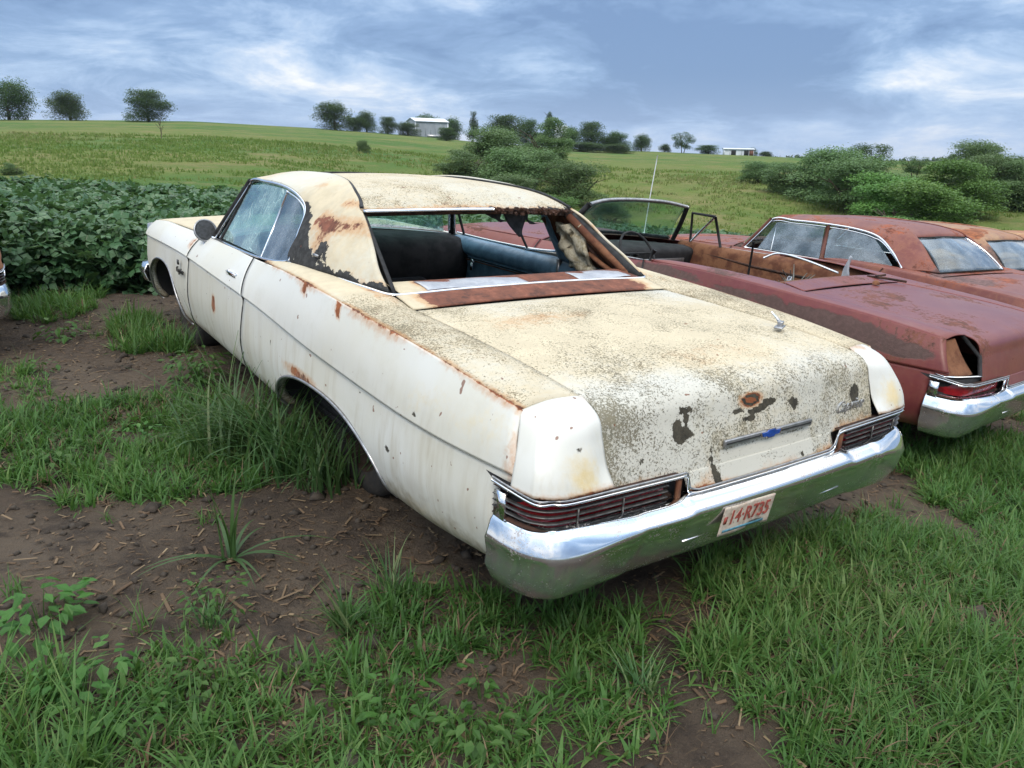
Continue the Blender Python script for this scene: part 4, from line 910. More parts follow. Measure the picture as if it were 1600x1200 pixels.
def sedan(name, pose, label, paint_, seed, patches=(), kind='sedan', trim=True, cat='car', base=.10, extra=None):
    mw = ML2W @ rot_pose(*pose); root = empty(name, mw); tag(root, label, cat)
    f = wearfn(seed, patches, base); top = wearfn(seed+5, patches, base+.08, 0)
    cuts = [cut(1.72, 1.85, 2.15), cut(2.47, 2.47, 2.47), cut(3.70, 3.68, 3.78)] if kind == 'sedan' else [cut(2.5, 2.45, 2.5), cut(3.70, 3.68, 3.78)]
    sp = dict(paint=paint_, roof_mat=paint_, doors=cuts, p_side=f, p_cap=top, p_deck=top, p_lid=top, p_tulip=top, p_roof=top)
    car_shell(root, sp); car_rear(root, sp); sedan_roof(root, sp, kind)
    if trim:
        for s in (-1, 1):
            ys = np.linspace(.3, 5.0, 60); MB().tube([(s*(Mx(y)+.004), y, Mz(y)+.004) for y in ys], .008, 6).build('side_molding', M['chrome_clean'], root)
    return root, mw
sedan('junked_sedan', (6.093, .898, -.338, -.04, .01, -.009), 'maroon four-door sedan with bright chrome window surround beyond the convertible', M['maroon_b'], 41,
      [((-.6, 1.1, .98), (.35, .35, .1), .6), ((-.7, 1.5, 1.1), (.2, .15, .15), .3)], base=.26)
sedan('rusted_coupe', (8.15, 1.15, -.46, -.05, .01, -.005), 'tan and brown rust-blotched car parked on the far side of the maroon sedan', M['tan_rust'], 51, [((-.6, 1.6, 1.1), (.3, .3, .15), .7)], kind='coupe', base=.30)
sedan('orange_car', (10.9, 1.0, -.62, -.05, .01, -.005), 'pale orange car whose roof just shows at the right frame edge behind the rust-blotched one', M['brown_rust'], 61, (), kind='coupe', trim=False, base=.1)
sedan('brown_car', (-2.868, 4.50, -.05, .02, 0, 0), 'brown rusty car whose bumper corner just shows at the left frame edge', M['brown_rust'], 71, (), kind='coupe', trim=False)
# ---------------------------------------------------------------- terrain
NRM = L2W[:, 2]
def glocal(x, y):
    """height of the lot in its own sloping frame"""
    b = .022*np.sin(x*2.1+.7*y)+.018*np.sin(y*2.9-1.1*x+2)+.010*np.sin(x*6.3+1)*np.sin(y*5.1)+.006*np.sin(x*13.1+y*4)*np.sin(y*11.7-x*3)
    return .055-.07*np.clip(x, 0, 9)+b*.9
def near_z(X, Y): return (glocal(X, Y)-NRM[0]*X-NRM[1]*Y)/NRM[2]
EX, EY, EZ = EYE
PXC = [-900, 0, 120, 300, 480, 640, 760, 900, 1040, 1180, 1300, 1450, 1600, 2600]
ROWC = [186, 187, 188, 190, 200, 212, 224, 233, 238, 244, 249, 252, 254, 256]
AZC = [YAW+math.atan((p-800)/1259.0) for p in PXC]
HZR = [239.5+(p-800)*.01746 for p in PXC]
def az_of(px): return YAW+math.atan((px-800)/1259.0)
ELC = [-(r-h)/1206.3*.918*math.cos(math.atan((p-800)/1259.0)) for r, h, p in zip(ROWC, HZR, PXC)]
RC = 185.0; R0 = 15.0
def height(X, Y):
    """world height of the ground anywhere"""
    X = np.asarray(X, float); Y = np.asarray(Y, float)
    dx, dy = X-EX, Y-EY; r = np.hypot(dx, dy)+1e-6; az = np.arctan2(dx, dy)
    # azimuths outside the modelled fan fade to the flat value
    el = np.interp(az, AZC, ELC)
    zc = EZ+RC*np.tan(el)
    k = np.minimum(1, R0/r); xn, yn = EX+dx*k, EY+dy*k; z0 = near_z(xn, yn)
    out = (az < AZC[0]) | (az > AZC[-1])
    zc = np.where(out, z0+.5, zc)
    t = np.clip((r-R0)/(RC-R0), 0, 1)
    dip = -1.5*np.exp(-((r-34)/16)**2)*np.interp(az, [YAW-.3, YAW+.0, YAW+.4], [.2, .9, 1.0])
    z = z0+(zc-z0)*(t**1.0)+dip*np.clip((r-R0)/8, 0, 1)
    z += np.where(r > R0, .10*np.sin(X*.23+1)*np.sin(Y*.19)*np.clip((r-R0)/20, 0, 1), 0)
    f = np.clip((r-RC)/260, 0, 1); zf = -9.0
    z = np.where(r > RC, zc*(1-f*f*(3-2*f))+zf*f*f*(3-2*f), z)
    return z
def polar(name, rs, na, mat_):
    th = np.linspace(0, 2*math.pi, na, endpoint=False); Rg, T = np.meshgrid(rs, th, indexing='ij')
    X = EX+Rg*np.sin(T); Y = EY+Rg*np.cos(T); Z = height(X, Y); V = np.stack([X, Y, Z], -1).reshape(-1, 3)
    n = len(rs); i, j = np.meshgrid(np.arange(n-1), np.arange(na), indexing='ij'); j2 = (j+1) % na
    F = np.stack([i*na+j, i*na+j2, (i+1)*na+j2, (i+1)*na+j], -1).reshape(-1, 4)[:, ::-1]
    me = fastmesh(name, V, F); o = link(name, me, mat_); return o
def soil_mat():
    m, g = newmat('damp trampled soil'); v = g.obj()
    a = g.noise(v, .9, 6, .6); b = g.noise(v, 6, 8, .65); c = g.noise(v, 45, 6, .7); d = g.noise(v, 190, 4, .7)
    col = g.mix(g.ss(a, .38, .62), (.075, .053, .037), (.118, .088, .062))
    col = g.mix(g.m('MULTIPLY', g.ss(b, .45, .66), .8), col, (.036, .026, .020))
    col = g.mix(g.m('MULTIPLY', g.ss(c, .56, .70), .55), col, (.13, .10, .072))
    # matted straw fibres pressed into the earth
    st = g.noise(g.map(v, (9, 60, 1), (0, 0, 0), (0, 0, .6)), 1.0, 5, .6); st2 = g.noise(g.map(v, (60, 11, 1), (3, 0, 0), (0, 0, .3)), 1.0, 5, .6)
    col = g.mix(g.m('MULTIPLY', g.m('MULTIPLY', g.m('MAXIMUM', g.ss(st, .60, .68), g.ss(st2, .61, .69)), g.ss(b, .35, .6)), .55), col, (.17, .115, .065))
    wet = g.ss(a, .55, .75)
    col = g.mix(g.m('MULTIPLY', wet, .35), col, (.030, .024, .020))
    h = g.m('ADD', g.m('ADD', g.m('MULTIPLY', b, .9), g.m('MULTIPLY', c, .35)), g.m('MULTIPLY', d, .10))
    g.out(g.pbr(Base_Color=col, Roughness=g.m('SUBTRACT', .92, g.m('MULTIPLY', wet, .3)), Specular_IOR_Level=.3, Normal=g.bump(h, 1.0, .06)))
    return m
def pasture_mat():
    m, g = newmat('rough pasture grass'); v = g.obj(); x, y, z = g.sep(v)
    r = g.n('ShaderNodeVectorMath', {0: v}, operation='LENGTH').outputs['Value']
    a = g.noise(g.map(v, (.022, .05, 1), (2, 3, 0), (0, 0, -.35)), 1.0, 7, .62); b = g.noise(v, .35, 7, .7); c = g.noise(v, 2.4, 6, .7); d = g.noise(v, 9.0, 4, .7)
    col = g.mix(g.ss(a, .38, .60), (.062, .132, .026), (.135, .165, .042))
    col = g.mix(g.m('MULTIPLY', g.ss(b, .48, .66), .75), col, (.215, .185, .080))
    col = g.mix(g.m('MULTIPLY', g.ss(b, .50, .30), .65), col, (.070, .160, .025))
    col = g.mix(g.m('MULTIPLY', g.ss(c, .52, .68), .55), col, (.045, .085, .020))
    col = g.mix(g.m('MULTIPLY', g.ss(d, .5, .7), .35), col, (.20, .20, .085))
    crop = g.ss(r, 176, 182); col = g.mix(crop, col, g.mix(b, (.030, .075, .018), (.045, .10, .025)))
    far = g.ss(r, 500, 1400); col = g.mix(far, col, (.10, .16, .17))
    h = g.m('ADD', g.m('MULTIPLY', c, .6), g.m('MULTIPLY', d, .3))
    g.out(g.pbr(Base_Color=col, Roughness=.95, Specular_IOR_Level=.15, Normal=g.bump(h, .9, .25)))
    return m
rs_near = np.concatenate([[.02, .2, .4], np.geomspace(.55, 15, 210)])
tag(polar('ground', rs_near, 640, soil_mat()), kind='structure')
rs_far = np.concatenate([np.geomspace(15, 185, 90), np.geomspace(188, 470, 30)[0:], np.geomspace(600, 7000, 14)])
tag(polar('pasture', rs_far, 480, pasture_mat()), kind='structure')

# ---------------------------------------------------------------- leaf and blade factories (all numpy)
def rotz(a):
    c, s = np.cos(a), np.sin(a); Rm = np.zeros((len(a), 3, 3)); Rm[:, 0, 0] = c; Rm[:, 0, 1] = -s; Rm[:, 1, 0] = s; Rm[:, 1, 1] = c; Rm[:, 2, 2] = 1; return Rm
def rotx(a):
    c, s = np.cos(a), np.sin(a); Rm = np.zeros((len(a), 3, 3)); Rm[:, 1, 1] = c; Rm[:, 1, 2] = -s; Rm[:, 2, 1] = s; Rm[:, 2, 2] = c; Rm[:, 0, 0] = 1; return Rm
def roty(a):
    c, s = np.cos(a), np.sin(a); Rm = np.zeros((len(a), 3, 3)); Rm[:, 0, 0] = c; Rm[:, 0, 2] = s; Rm[:, 2, 0] = -s; Rm[:, 2, 2] = c; Rm[:, 1, 1] = 1; return Rm
def scatter(tv, tf, pos, Rm, sc_, tint):
    tv = np.asarray(tv, float); tf = np.asarray(tf); n = len(pos)
    sc_ = np.asarray(sc_, float); sc_ = sc_[:, None] if sc_.ndim == 1 else sc_
    V = np.einsum('nij,nkj->nki', Rm, tv[None]*sc_[:, None, :])+pos[:, None, :]
    F = tf[None]+(np.arange(n)*len(tv))[:, None, None]
    return V.reshape(-1, 3), F.reshape(-1, tf.shape[1]), np.repeat(tint, len(tv))
def join(parts):
    Vs, Fs, Ts, b = [], [], [], 0
    for V, F, T in parts: Vs.append(V); Fs.append(F+b); Ts.append(T); b += len(V)
    return np.concatenate(Vs), np.concatenate(Fs), np.concatenate(Ts)
def veg(name, parts, mat_, smooth=False):
    V, F, T = join(parts); me = fastmesh(name, V, F, smooth)
    at = me.attributes.new('tint', 'FLOAT', 'POINT'); at.data.foreach_set('value', T.astype(np.float32)); me.materials.append(mat_); return me
# leaf lying along +y, folded on its midrib
LEAF = (np.array([(0, 0, 0), (-.30, .38, .05), (.30, .38, .05), (0, .45, -.03), (0, 1, -.12), (-.18, .75, .0), (.18, .75, .0)]), np.array([(0, 3, 1), (0, 2, 3), (1, 3, 5), (3, 2, 6), (3, 4, 5), (3, 6, 4)]))
LEAF4 = (np.array([(0, 0, 0), (-.32, .5, .06), (.32, .5, .06), (0, 1, -.08)]), np.array([(0, 2, 1), (2, 3, 1)]))
def trifoliate():
    V, F = [], []; tv, tf = LEAF4
    for a, o in ((0, (0, .25, 0)), (1.25, (-.03, .12, 0)), (-1.25, (.03, .12, 0))):
        c, s = math.cos(a), math.sin(a); Rm = np.array([[c, -s, 0], [s, c, 0], [0, 0, 1]]); b = len(V)*0+sum(len(v) for v in V)
        V.append((tv*np.array([1.15, 1, 1]))@Rm.T+np.array(o)); F.append(tf+b)
    return np.concatenate(V), np.concatenate(F)
TRI = trifoliate()
def blades(pos, h, w_, az, lean, curl, tint, segs=4):
    """curved tapering grass blades; all args arrays"""
    n = len(pos); V = np.zeros((n, 2*segs+1, 3)); d = np.stack([np.cos(az), np.sin(az), 0*az], 1); sd = np.stack([-np.sin(az), np.cos(az), 0*az], 1)
    p = pos.copy(); th = lean.copy()
    for k in range(segs+1):
        wd = w_*(1-(k/segs)**1.6)
        if k < segs:
            V[:, 2*k] = p-sd*wd[:, None]*.5; V[:, 2*k+1] = p+sd*wd[:, None]*.5
        else: V[:, 2*k] = p
        p = p+(h/segs)[:, None]*(d*np.sin(th)[:, None]+np.array([0, 0, 1.])*np.cos(th)[:, None]); th = th+curl/segs
    F = []
    for k in range(segs-1): F += [(2*k, 2*k+1, 2*k+3), (2*k, 2*k+3, 2*k+2)]
    F += [(2*segs-2, 2*segs-1, 2*segs)]
    F = np.array(F)[None]+(np.arange(n)*(2*segs+1))[:, None, None]
    t = np.tile(np.linspace(-.08, .12, 2*segs+1), (n, 1))+tint[:, None]
    return V.reshape(-1, 3), F.reshape(-1, 3), np.clip(t, 0, 1).ravel()
def inpoly(x, y, P):
    P = np.array(P); ins = np.zeros(len(x), bool); j = len(P)-1
    for i in range(len(P)):
        c = ((P[i, 1] > y) != (P[j, 1] > y)) & (x < (P[j, 0]-P[i, 0])*(y-P[i, 1])/(P[j, 1]-P[i, 1]+1e-12)+P[i, 0]); ins ^= c; j = i
    return ins
def noise2(x, y, k, seed):
    r = np.random.default_rng(seed); o = 0*x
    for i in range(7):
        a = r.uniform(0, 6.28); f = k*(1+.55*i); o = o+np.sin((x*math.cos(a)+y*math.sin(a))*f+r.uniform(0, 6.28))/(1+.4*i)
    return o/2.4
M['grass'] = leafmat('fresh crabgrass', (.045, .118, .028), (.095, .220, .048), (.23, .31, .10), .42, .5, 1.2)
M['grass_tall'] = leafmat('tall grass blades', (.034, .088, .030), (.075, .160, .052), (.20, .25, .11), .38, .45, 1.5)
M['straw'] = leafmat('dry stalk litter', (.060, .038, .024), (.15, .095, .055), (.36, .27, .16), .05, .8, 3)
M['weed'] = leafmat('broadleaf weed', (.035, .095, .020), (.065, .165, .030), (.13, .24, .06), .38, .5, 2)
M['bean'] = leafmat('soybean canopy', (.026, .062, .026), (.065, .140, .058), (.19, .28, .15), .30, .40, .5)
M['tree'] = leafmat('broadleaf tree crown', (.022, .050, .015), (.052, .105, .028), (.11, .18, .055), .28, .7, .35)
M['pine'] = leafmat('dark tree crown', (.026, .055, .024), (.048, .092, .036), (.08, .135, .055), .25, .7, .35)
M['willow'] = leafmat('willow foliage', (.066, .130, .046), (.130, .220, .080), (.22, .31, .135), .30, .55, .35)
M['bright'] = leafmat('bright green bush', (.062, .148, .032), (.130, .265, .056), (.22, .35, .09), .32, .55, .35)

# crabgrass patches on the lot (positions on the ground itself)
PATCH = [  # polygon, density /m2, height, lean, pale fraction
 ([(.08, .33), (.35, .40), (.81, .36), (1.28, .30), (1.50, .02), (1.62, -.32), (1.2, -1.2), (.10, -1.05), (-.52, -.55), (-.50, -.28), (-.29, .02)], 3600, .128, .85, .30),
 ([(2.70, 1.15), (3.9, .6), (4.2, -.6), (1.55, -.35), (1.80, .05), (2.1, .50), (2.45, .95)], 2600, .13, .8, .10),
 ([(-1.19, .85), (-.81, .80), (-.59, .50), (-.38, .27), (-.50, -.03), (-.72, -.19), (-.98, -.16), (-1.2, -.12), (-1.42, .02), (-1.36, .47)], 2600, .112, .8, .16),
 ([(-1.95, .72), (-1.66, .92), (-1.42, .62), (-1.33, .1), (-1.3, -.3), (-2.3, -.3), (-2.15, .45)], 2500, .100, .8, .15),
 ([(-2.3, 3.25), (-1.5, 3.45), (-.95, 3.25), (-.80, 2.15), (-1.18, 1.86), (-1.57, 1.93), (-1.94, 2.27), (-2.3, 2.68)], 2300, .125, .75, .06),
 ([(-1.22, 5.2), (-.86, 5.5), (-.85, 4.5), (-.86, 4.0), (-1.18, 4.40)], 1800, .20, .45, .08),
 ([(-1.8, 6.5), (-1.10, 6.5), (-1.25, 5.5), (-1.8, 5.5)], 1500, .16, .55, .08),
 ([(-2.3, 1.0), (-2.05, .80), (-2.02, .3), (-2.4, .3)], 1900, .17, .6, .1),
 ([(1.95, .55), (2.7, 1.1), (2.4, 1.6), (1.5, 1.1)], 350, .12, .8, .15),
 ([(-2.4, 4.4), (-1.75, 4.5), (-1.8, 3.3), (-2.4, 3.3)], 700, .12, .7, .1),
 ([(4.6, 1.2), (7, 1.0), (8, -1.5), (4.4, -.8)], 900, .14, .8, .1),
]
def zloc(x, y):  return near_z(x, y)
def grass_object(name, specs, mat_, seed, wmul=1.0):
    parts = []; rg = np.random.default_rng(seed)
    for poly, dens, h, lean, pale in specs:
        P = np.array(poly); x0, y0 = P.min(0)-.1; x1, y1 = P.max(0)+.1; ar = (x1-x0)*(y1-y0); n = int(ar*dens*2.6)
        # blades grow in tufts: choose tuft centres, then radiate blades from each
        nt = max(4, n//13); cx = rg.uniform(x0, x1, nt); cy = rg.uniform(y0, y1, nt)
        ed = .09*noise2(cx, cy, 7, seed+3)
        k = inpoly(cx+ed, cy+.09*noise2(cx, cy, 6, seed+4), P) & (noise2(cx, cy, 5, seed+9) > -.62+.5*rg.random(nt)*0); cx, cy = cx[k], cy[k]; nt = len(cx)
        if nt == 0: continue
        hh = np.repeat(h*(.65+.5*rg.random(nt)+.25*noise2(cx, cy, 3, seed+5)), 13); m_ = nt*13
        x = np.repeat(cx, 13)+rg.normal(0, .013, m_); y = np.repeat(cy, 13)+rg.normal(0, .013, m_)
        pos = np.stack([x, y, near_z(x, y)-.006], 1)
        az = rg.uniform(0, 6.283, m_); ln = np.abs(rg.normal(.60, lean*.65, m_)); cu = rg.uniform(.2, 1.7, m_)*lean*1.3
        tint = np.clip(.46+.17*rg.normal(size=m_)+.20*np.repeat(noise2(cx, cy, 2.5, seed+6), 13), 0, 1)
        pl = rg.random(m_) < pale*.5; tint = np.where(pl, .9, tint); hh = hh*rg.uniform(.5, 1.35, m_)
        hh = np.where(pl, hh*1.35, hh); w_ = np.where(pl, .0022, rg.uniform(.0045, .0125, m_)*(1+.8*(rg.random(m_) < .15)))*wmul
        parts.append(blades(pos, hh, w_, az, ln, np.where(pl, .4, cu), tint))
    me = veg(name, parts, mat_); return tag(link(name, me), kind='stuff')
tag(grass_object('crabgrass', PATCH, M['grass'], 11), 'green crabgrass growing in patches on the bare soil around the cars', 'grass')
DEAD = [(p, d*.16, h*.9, 1.6, 0) for p, d, h, l, q in PATCH]
tag(grass_object('dead_grass', DEAD, M['straw'], 19, .7), 'dry tan grass blades matted low among the green crabgrass', 'dry grass')
# stray tufts over the open soil
rg = np.random.default_rng(77); n = 330; cx = rg.uniform(-2.4, 6, n); cy = rg.uniform(-1.2, 6.3, n); specs = []
k = noise2(cx, cy, 1.5, 5) > -.2
cx, cy = cx[k], cy[k]; parts = []
for x_, y_ in zip(cx, cy):
    m_ = rg.integers(8, 26); hh = rg.uniform(.05, .16); az = rg.uniform(0, 6.28, m_); xx = x_+rg.normal(0, .02, m_); yy = y_+rg.normal(0, .02, m_)
    parts.append(blades(np.stack([xx, yy, near_z(xx, yy)-.005], 1), hh*rg.uniform(.5, 1.2, m_), rg.uniform(.003, .006, m_), az, np.abs(rg.normal(.5, .3, m_)), rg.uniform(.2, 1.1, m_), np.clip(rg.normal(.45, .15, m_), 0, 1)))
tag(link('stray_grass', veg('stray_grass', parts, M['grass'])), 'small scattered grass sprouts on the open soil', 'grass', kind='stuff')
# straw and chopped stalk litter
CHIP = (np.array([(-.5, -.5, 0), (.5, -.5, .0), (.5, .5, .1), (-.5, .5, .05), (-.42, -.3, .6), (.45, -.35, .5), (.4, .4, .55), (-.45, .35, .7)]), np.array([(0, 1, 5), (0, 5, 4), (1, 2, 6), (1, 6, 5), (2, 3, 7), (2, 7, 6), (3, 0, 4), (3, 4, 7), (4, 5, 6), (4, 6, 7)]))
n = 60000; x = rg.uniform(-2.5, 6.5, n); y = rg.uniform(-1.3, 6.4, n)
dens = .30+.45*noise2(x, y, 1.7, 21)+.30*noise2(x, y, 5.5, 22)
for cx_, cy_, rr, st in ((-1.0, 1.0, .55, .8), (-.4, .55, .4, .6), (.0, .30, .35, .5), (2.3, .8, .7, .6), (3.9, .6, .9, .8), (-1.75, 1.55, .5, .4), (-1.5, 4.3, .8, .35), (-1.6, 3.6, .6, .3), (-.9, 1.9, .5, .3)):
    dens = dens+st*np.exp(-((x-cx_)**2+(y-cy_)**2)/rr**2)
k = rg.random(n) < np.clip(dens, .02, 1); x, y = x[k], y[k]; n = len(x)
L = rg.gamma(1.3, .014, n)+.006; W_ = rg.gamma(2.0, .0019, n)+.0015; T_ = rg.uniform(.001, .0035, n)
pos = np.stack([x, y, near_z(x, y)+.002+.006*rg.random(n)], 1); Rm = rotz(rg.uniform(0, 6.28, n))@roty(rg.normal(0, .16, n))
parts = [scatter(*CHIP, pos, Rm, np.stack([L, W_, T_], 1), np.clip(rg.beta(1.6, 2.6, n), 0, 1))]
tag(link('stalk_litter', veg('stalk_litter', parts, M['straw'])), 'brown chopped stalk litter and wood chips strewn over the soil', 'litter', kind='stuff')
n = 5200; x = rg.uniform(-2.3, 5.5, n); y = rg.uniform(-.9, 3.2, n); dn = np.zeros(n)
for cx_, cy_, rr, st in ((-1.0, 1.05, .40, 1.0), (-.75, .65, .30, .9), (-.25, .42, .35, .8), (-1.9, 1.75, .35, .5), (-1.55, 1.2, .35, .35), (2.2, .9, .6, 1.0), (3.8, .5, .9, 1.0), (.1, -.6, .4, .3), (-.35, -.35, .3, .35)): dn = np.maximum(dn, st*np.exp(-((x-cx_)**2+(y-cy_)**2)/rr**2))
k = rg.random(n) < dn+.02; x, y = x[k], y[k]; n = len(x)
tag(link('wood_chips', veg('wood_chips', [scatter(*CHIP, np.stack([x, y, near_z(x, y)+.004+.012*rg.random(n)], 1), rotz(rg.uniform(0, 6.28, n))@roty(rg.normal(0, .22, n))@rotx(rg.normal(0, .3, n)), np.stack([rg.gamma(2.5, .014, n)+.012, rg.uniform(.005, .014, n), rg.uniform(.002, .005, n)], 1), np.clip(rg.beta(1.7, 2.4, n), 0, 1))], M['straw'])), 'larger reddish brown chips of bark and stalk heaped along the car edges', 'litter', kind='stuff')
# clods
ph = np.random.default_rng(5); n = 7000; x = ph.uniform(-2.5, 5, n); y = ph.uniform(-1.3, 6.4, n); s_ = ph.gamma(1.6, .0055, n)+.002
CL = (np.array([(1, 0, 0), (0, 1, .1), (-1, 0, 0), (0, -1, -.1), (.1, .1, .8), (0, 0, -.8)]), np.array([(0, 1, 4), (1, 2, 4), (2, 3, 4), (3, 0, 4), (1, 0, 5), (2, 1, 5), (3, 2, 5), (0, 3, 5)]))
V, F, T = scatter(*CL, np.stack([x, y, near_z(x, y)+s_*.2], 1), rotz(ph.uniform(0, 6.28, n))@rotx(ph.normal(0, .5, n)), np.stack([s_*ph.uniform(.7, 1.5, n), s_, s_*.8], 1), np.zeros(n))
tag(link('soil_clods', fastmesh('soil_clods', V, F, True), M['clod'] if 'clod' in M else simple('soil clod', (.060, .047, .036), .95, 0, .4, 20, .5)), 'small crumbs of earth on the bare soil', 'soil', kind='stuff')

# ---------------------------------------------------------------- individual plants on the lot
def plant(name, x, y, label, cat, parts, mat_, group=None, part='leaves'):
    t = empty(name, Matrix.Translation((x, y, float(near_z(np.array(x), np.array(y)))-.004))); tag(t, label, cat, group)
    me = veg(part, parts, mat_); return link(part, me, None, t)
def tuft(rg, n, h, w_, lean, curl, spread=.03, pale=.1):
    a = rg.uniform(0, 6.28, n); p = np.stack([rg.normal(0, spread, n), rg.normal(0, spread, n), np.zeros(n)], 1)
    tn = np.where(rg.random(n) < pale, .9, np.clip(rg.normal(.42, .14, n), 0, 1))
    return blades(p, h*rg.uniform(.5, 1.1, n), w_*rg.uniform(.6, 1.2, n), a, np.abs(rg.normal(lean, .2, n)), curl*rg.uniform(.5, 1.4, n), tn, 6)
rg = np.random.default_rng(9)
TG = [(-1.03, 2.27, .66, 150, 'tall arching grass clump hiding the front part of the white car rear wheel'), (-.96, 1.98, .62, 130, 'tall arching grass clump directly before the rear wheel opening'),
      (-1.14, 2.42, .46, 90, 'tall grass clump a little left of the rear wheel opening')]
for x_, y_, h_, n_, lb in TG:
    plant('tall_grass', x_, y_, lb, 'grass clump', [tuft(rg, n_, h_, .013, .22, 1.5, .07, .08)], M['grass_tall'])
plant('tall_grass', -.86, 1.72, 'dark arching grass clump growing inside the rear wheel opening', 'grass clump', [tuft(rg, 110, .52, .012, .25, 1.4, .07, .05)], M['grass_tall'])
plant('tall_grass', -1.07, 2.55, 'few very tall thin grass stalks crossing the white door seam', 'grass clump', [tuft(rg, 9, .80, .012, .08, .5, .03, .5)], M['grass_tall'])
plant('corn_seedling', -1.43, 1.32, 'upright broad-bladed corn-like plant standing alone on bare soil', 'corn plant',
      [blades(np.stack([rg.normal(0, .012, 7), rg.normal(0, .012, 7), np.zeros(7)], 1), np.full(7, .38)*rg.uniform(.75, 1.05, 7), np.full(7, .024), rg.uniform(0, 6.28, 7), np.full(7, .03), rg.uniform(.0, .7, 7), np.full(7, .55), 8),
       blades(np.zeros((11, 3)), np.full(11, .42)*rg.uniform(.6, 1.1, 11), np.full(11, .017), rg.uniform(0, 6.28, 11), np.full(11, 1.0), np.full(11, 1.1), np.full(11, .45), 8)], M['grass_tall'])
for x_, y_, h_, n_, lb in ((-1.25, .69, .24, 34, 'spiky grass sprout standing alone left of the rear bumper corner'), (-1.02, .80, .26, 40, 'upright seeding grass tuft under the rear quarter panel'), (-.62, -.05, .20, 36, 'spreading grass tuft at the right end of the middle grass patch'),
                           (-.10, -.35, .17, 30, 'low grass tuft at the soil path edge near the bottom'), (-1.62, .93, .14, 30, 'low bright sprout at the left of the bottom grass patch')):
    plant('grass_tuft', x_, y_, lb, 'grass tuft', [tuft(rg, n_, h_, .008, .55, .8, .02, .2)], M['grass_tall'])
def broadleaf(rg, n, h, ls, spread):
    parts = []; a = rg.uniform(0, 6.28, n); z = rg.uniform(.15, 1, n)*h; r = spread*rg.random(n)**.6
    pos = np.stack([np.cos(a)*r, np.sin(a)*r, z], 1)
    Rm = rotz(a-1.57+rg.normal(0, .5, n))@rotx(rg.normal(-.25, .3, n)); s_ = ls*rg.uniform(.6, 1.2, n)
    parts.append(scatter(*LEAF, pos, Rm, np.stack([s_, s_, s_], 1), np.clip(.45+.4*(z/h-.5)+.1*rg.normal(size=n), 0, 1)))
    m_ = max(4, n//5); k = rg.integers(0, n, m_)
    st = np.stack([pos[k, 0]*.2, pos[k, 1]*.2, np.zeros(m_)], 1); parts.append(blades(st, np.full(m_, h), np.full(m_, .004), a[k], np.full(m_, .25), np.full(m_, .2), np.full(m_, .3), 3)); return parts
WD = [(-.97, 3.44, .22, 260, .045, .20, 'bushy bright green weed beside the white car sill'), (-2.06, 1.16, .14, 70, .055, .15, 'dark broad-leaved weed at the left frame edge'), (-2.00, .78, .13, 60, .045, .12, 'pale round-leaved weed low at the left, before the dark one'),
      (-1.30, .24, .12, 46, .042, .09, 'bright heart-leaved weed in the middle grass patch'), (-1.18, .03, .12, 60, .042, .11, 'broad-leaved weed at the very bottom centre of the photo'), (-1.58, .98, .12, 90, .028, .12, 'feathery green weed on soil at the top of the lower left grass'),
      (-1.05, .18, .11, 30, .038, .07, 'small shiny-leaved weed between the two bottom centre weeds'), (-1.75, 4.2, .10, 30, .05, .1, 'flat weed rosette on bare soil near the left edge'), (-1.55, 5.0, .14, 46, .06, .14, 'weed clump on soil halfway to the bean field'), (2.35, .95, .13, 40, .035, .12, 'small weed on chips between the two rear bumpers')]
WD += [(-1.95, .55, .12, 60, .040, .12, 'low bright weed near the bottom left corner of the photo'), (-1.72, .62, .10, 50, .034, .10, 'small dense weed in the lower left grass'), (-1.85, 2.55, .13, 60, .040, .15, 'leafy weed in the left grass patch'), (-1.45, 2.75, .12, 60, .036, .14, 'leafy weed in the middle of the left grass patch')]
for x_, y_, h_, n_, ls, sp_, lb in WD: plant('broadleaf_weed', x_, y_, lb, 'weed', broadleaf(rg, n_, h_, ls, sp_), M['weed'])
# rusty debris beside the convertible's rear wheel
t = empty('rust_scrap', Matrix.Translation((2.12, 1.0, float(near_z(np.array(2.12), np.array(1.0)))))); tag(t, 'small round rusty scrap on the ground by the convertible bumper end', 'scrap metal')
MB().lathe((0, 0, .06), (.5, -.7, .4), [(0, .02), (.07, .015), (.085, 0), (.07, -.02), (0, -.03)], 18).build('disc', M['orange_rust'], t)

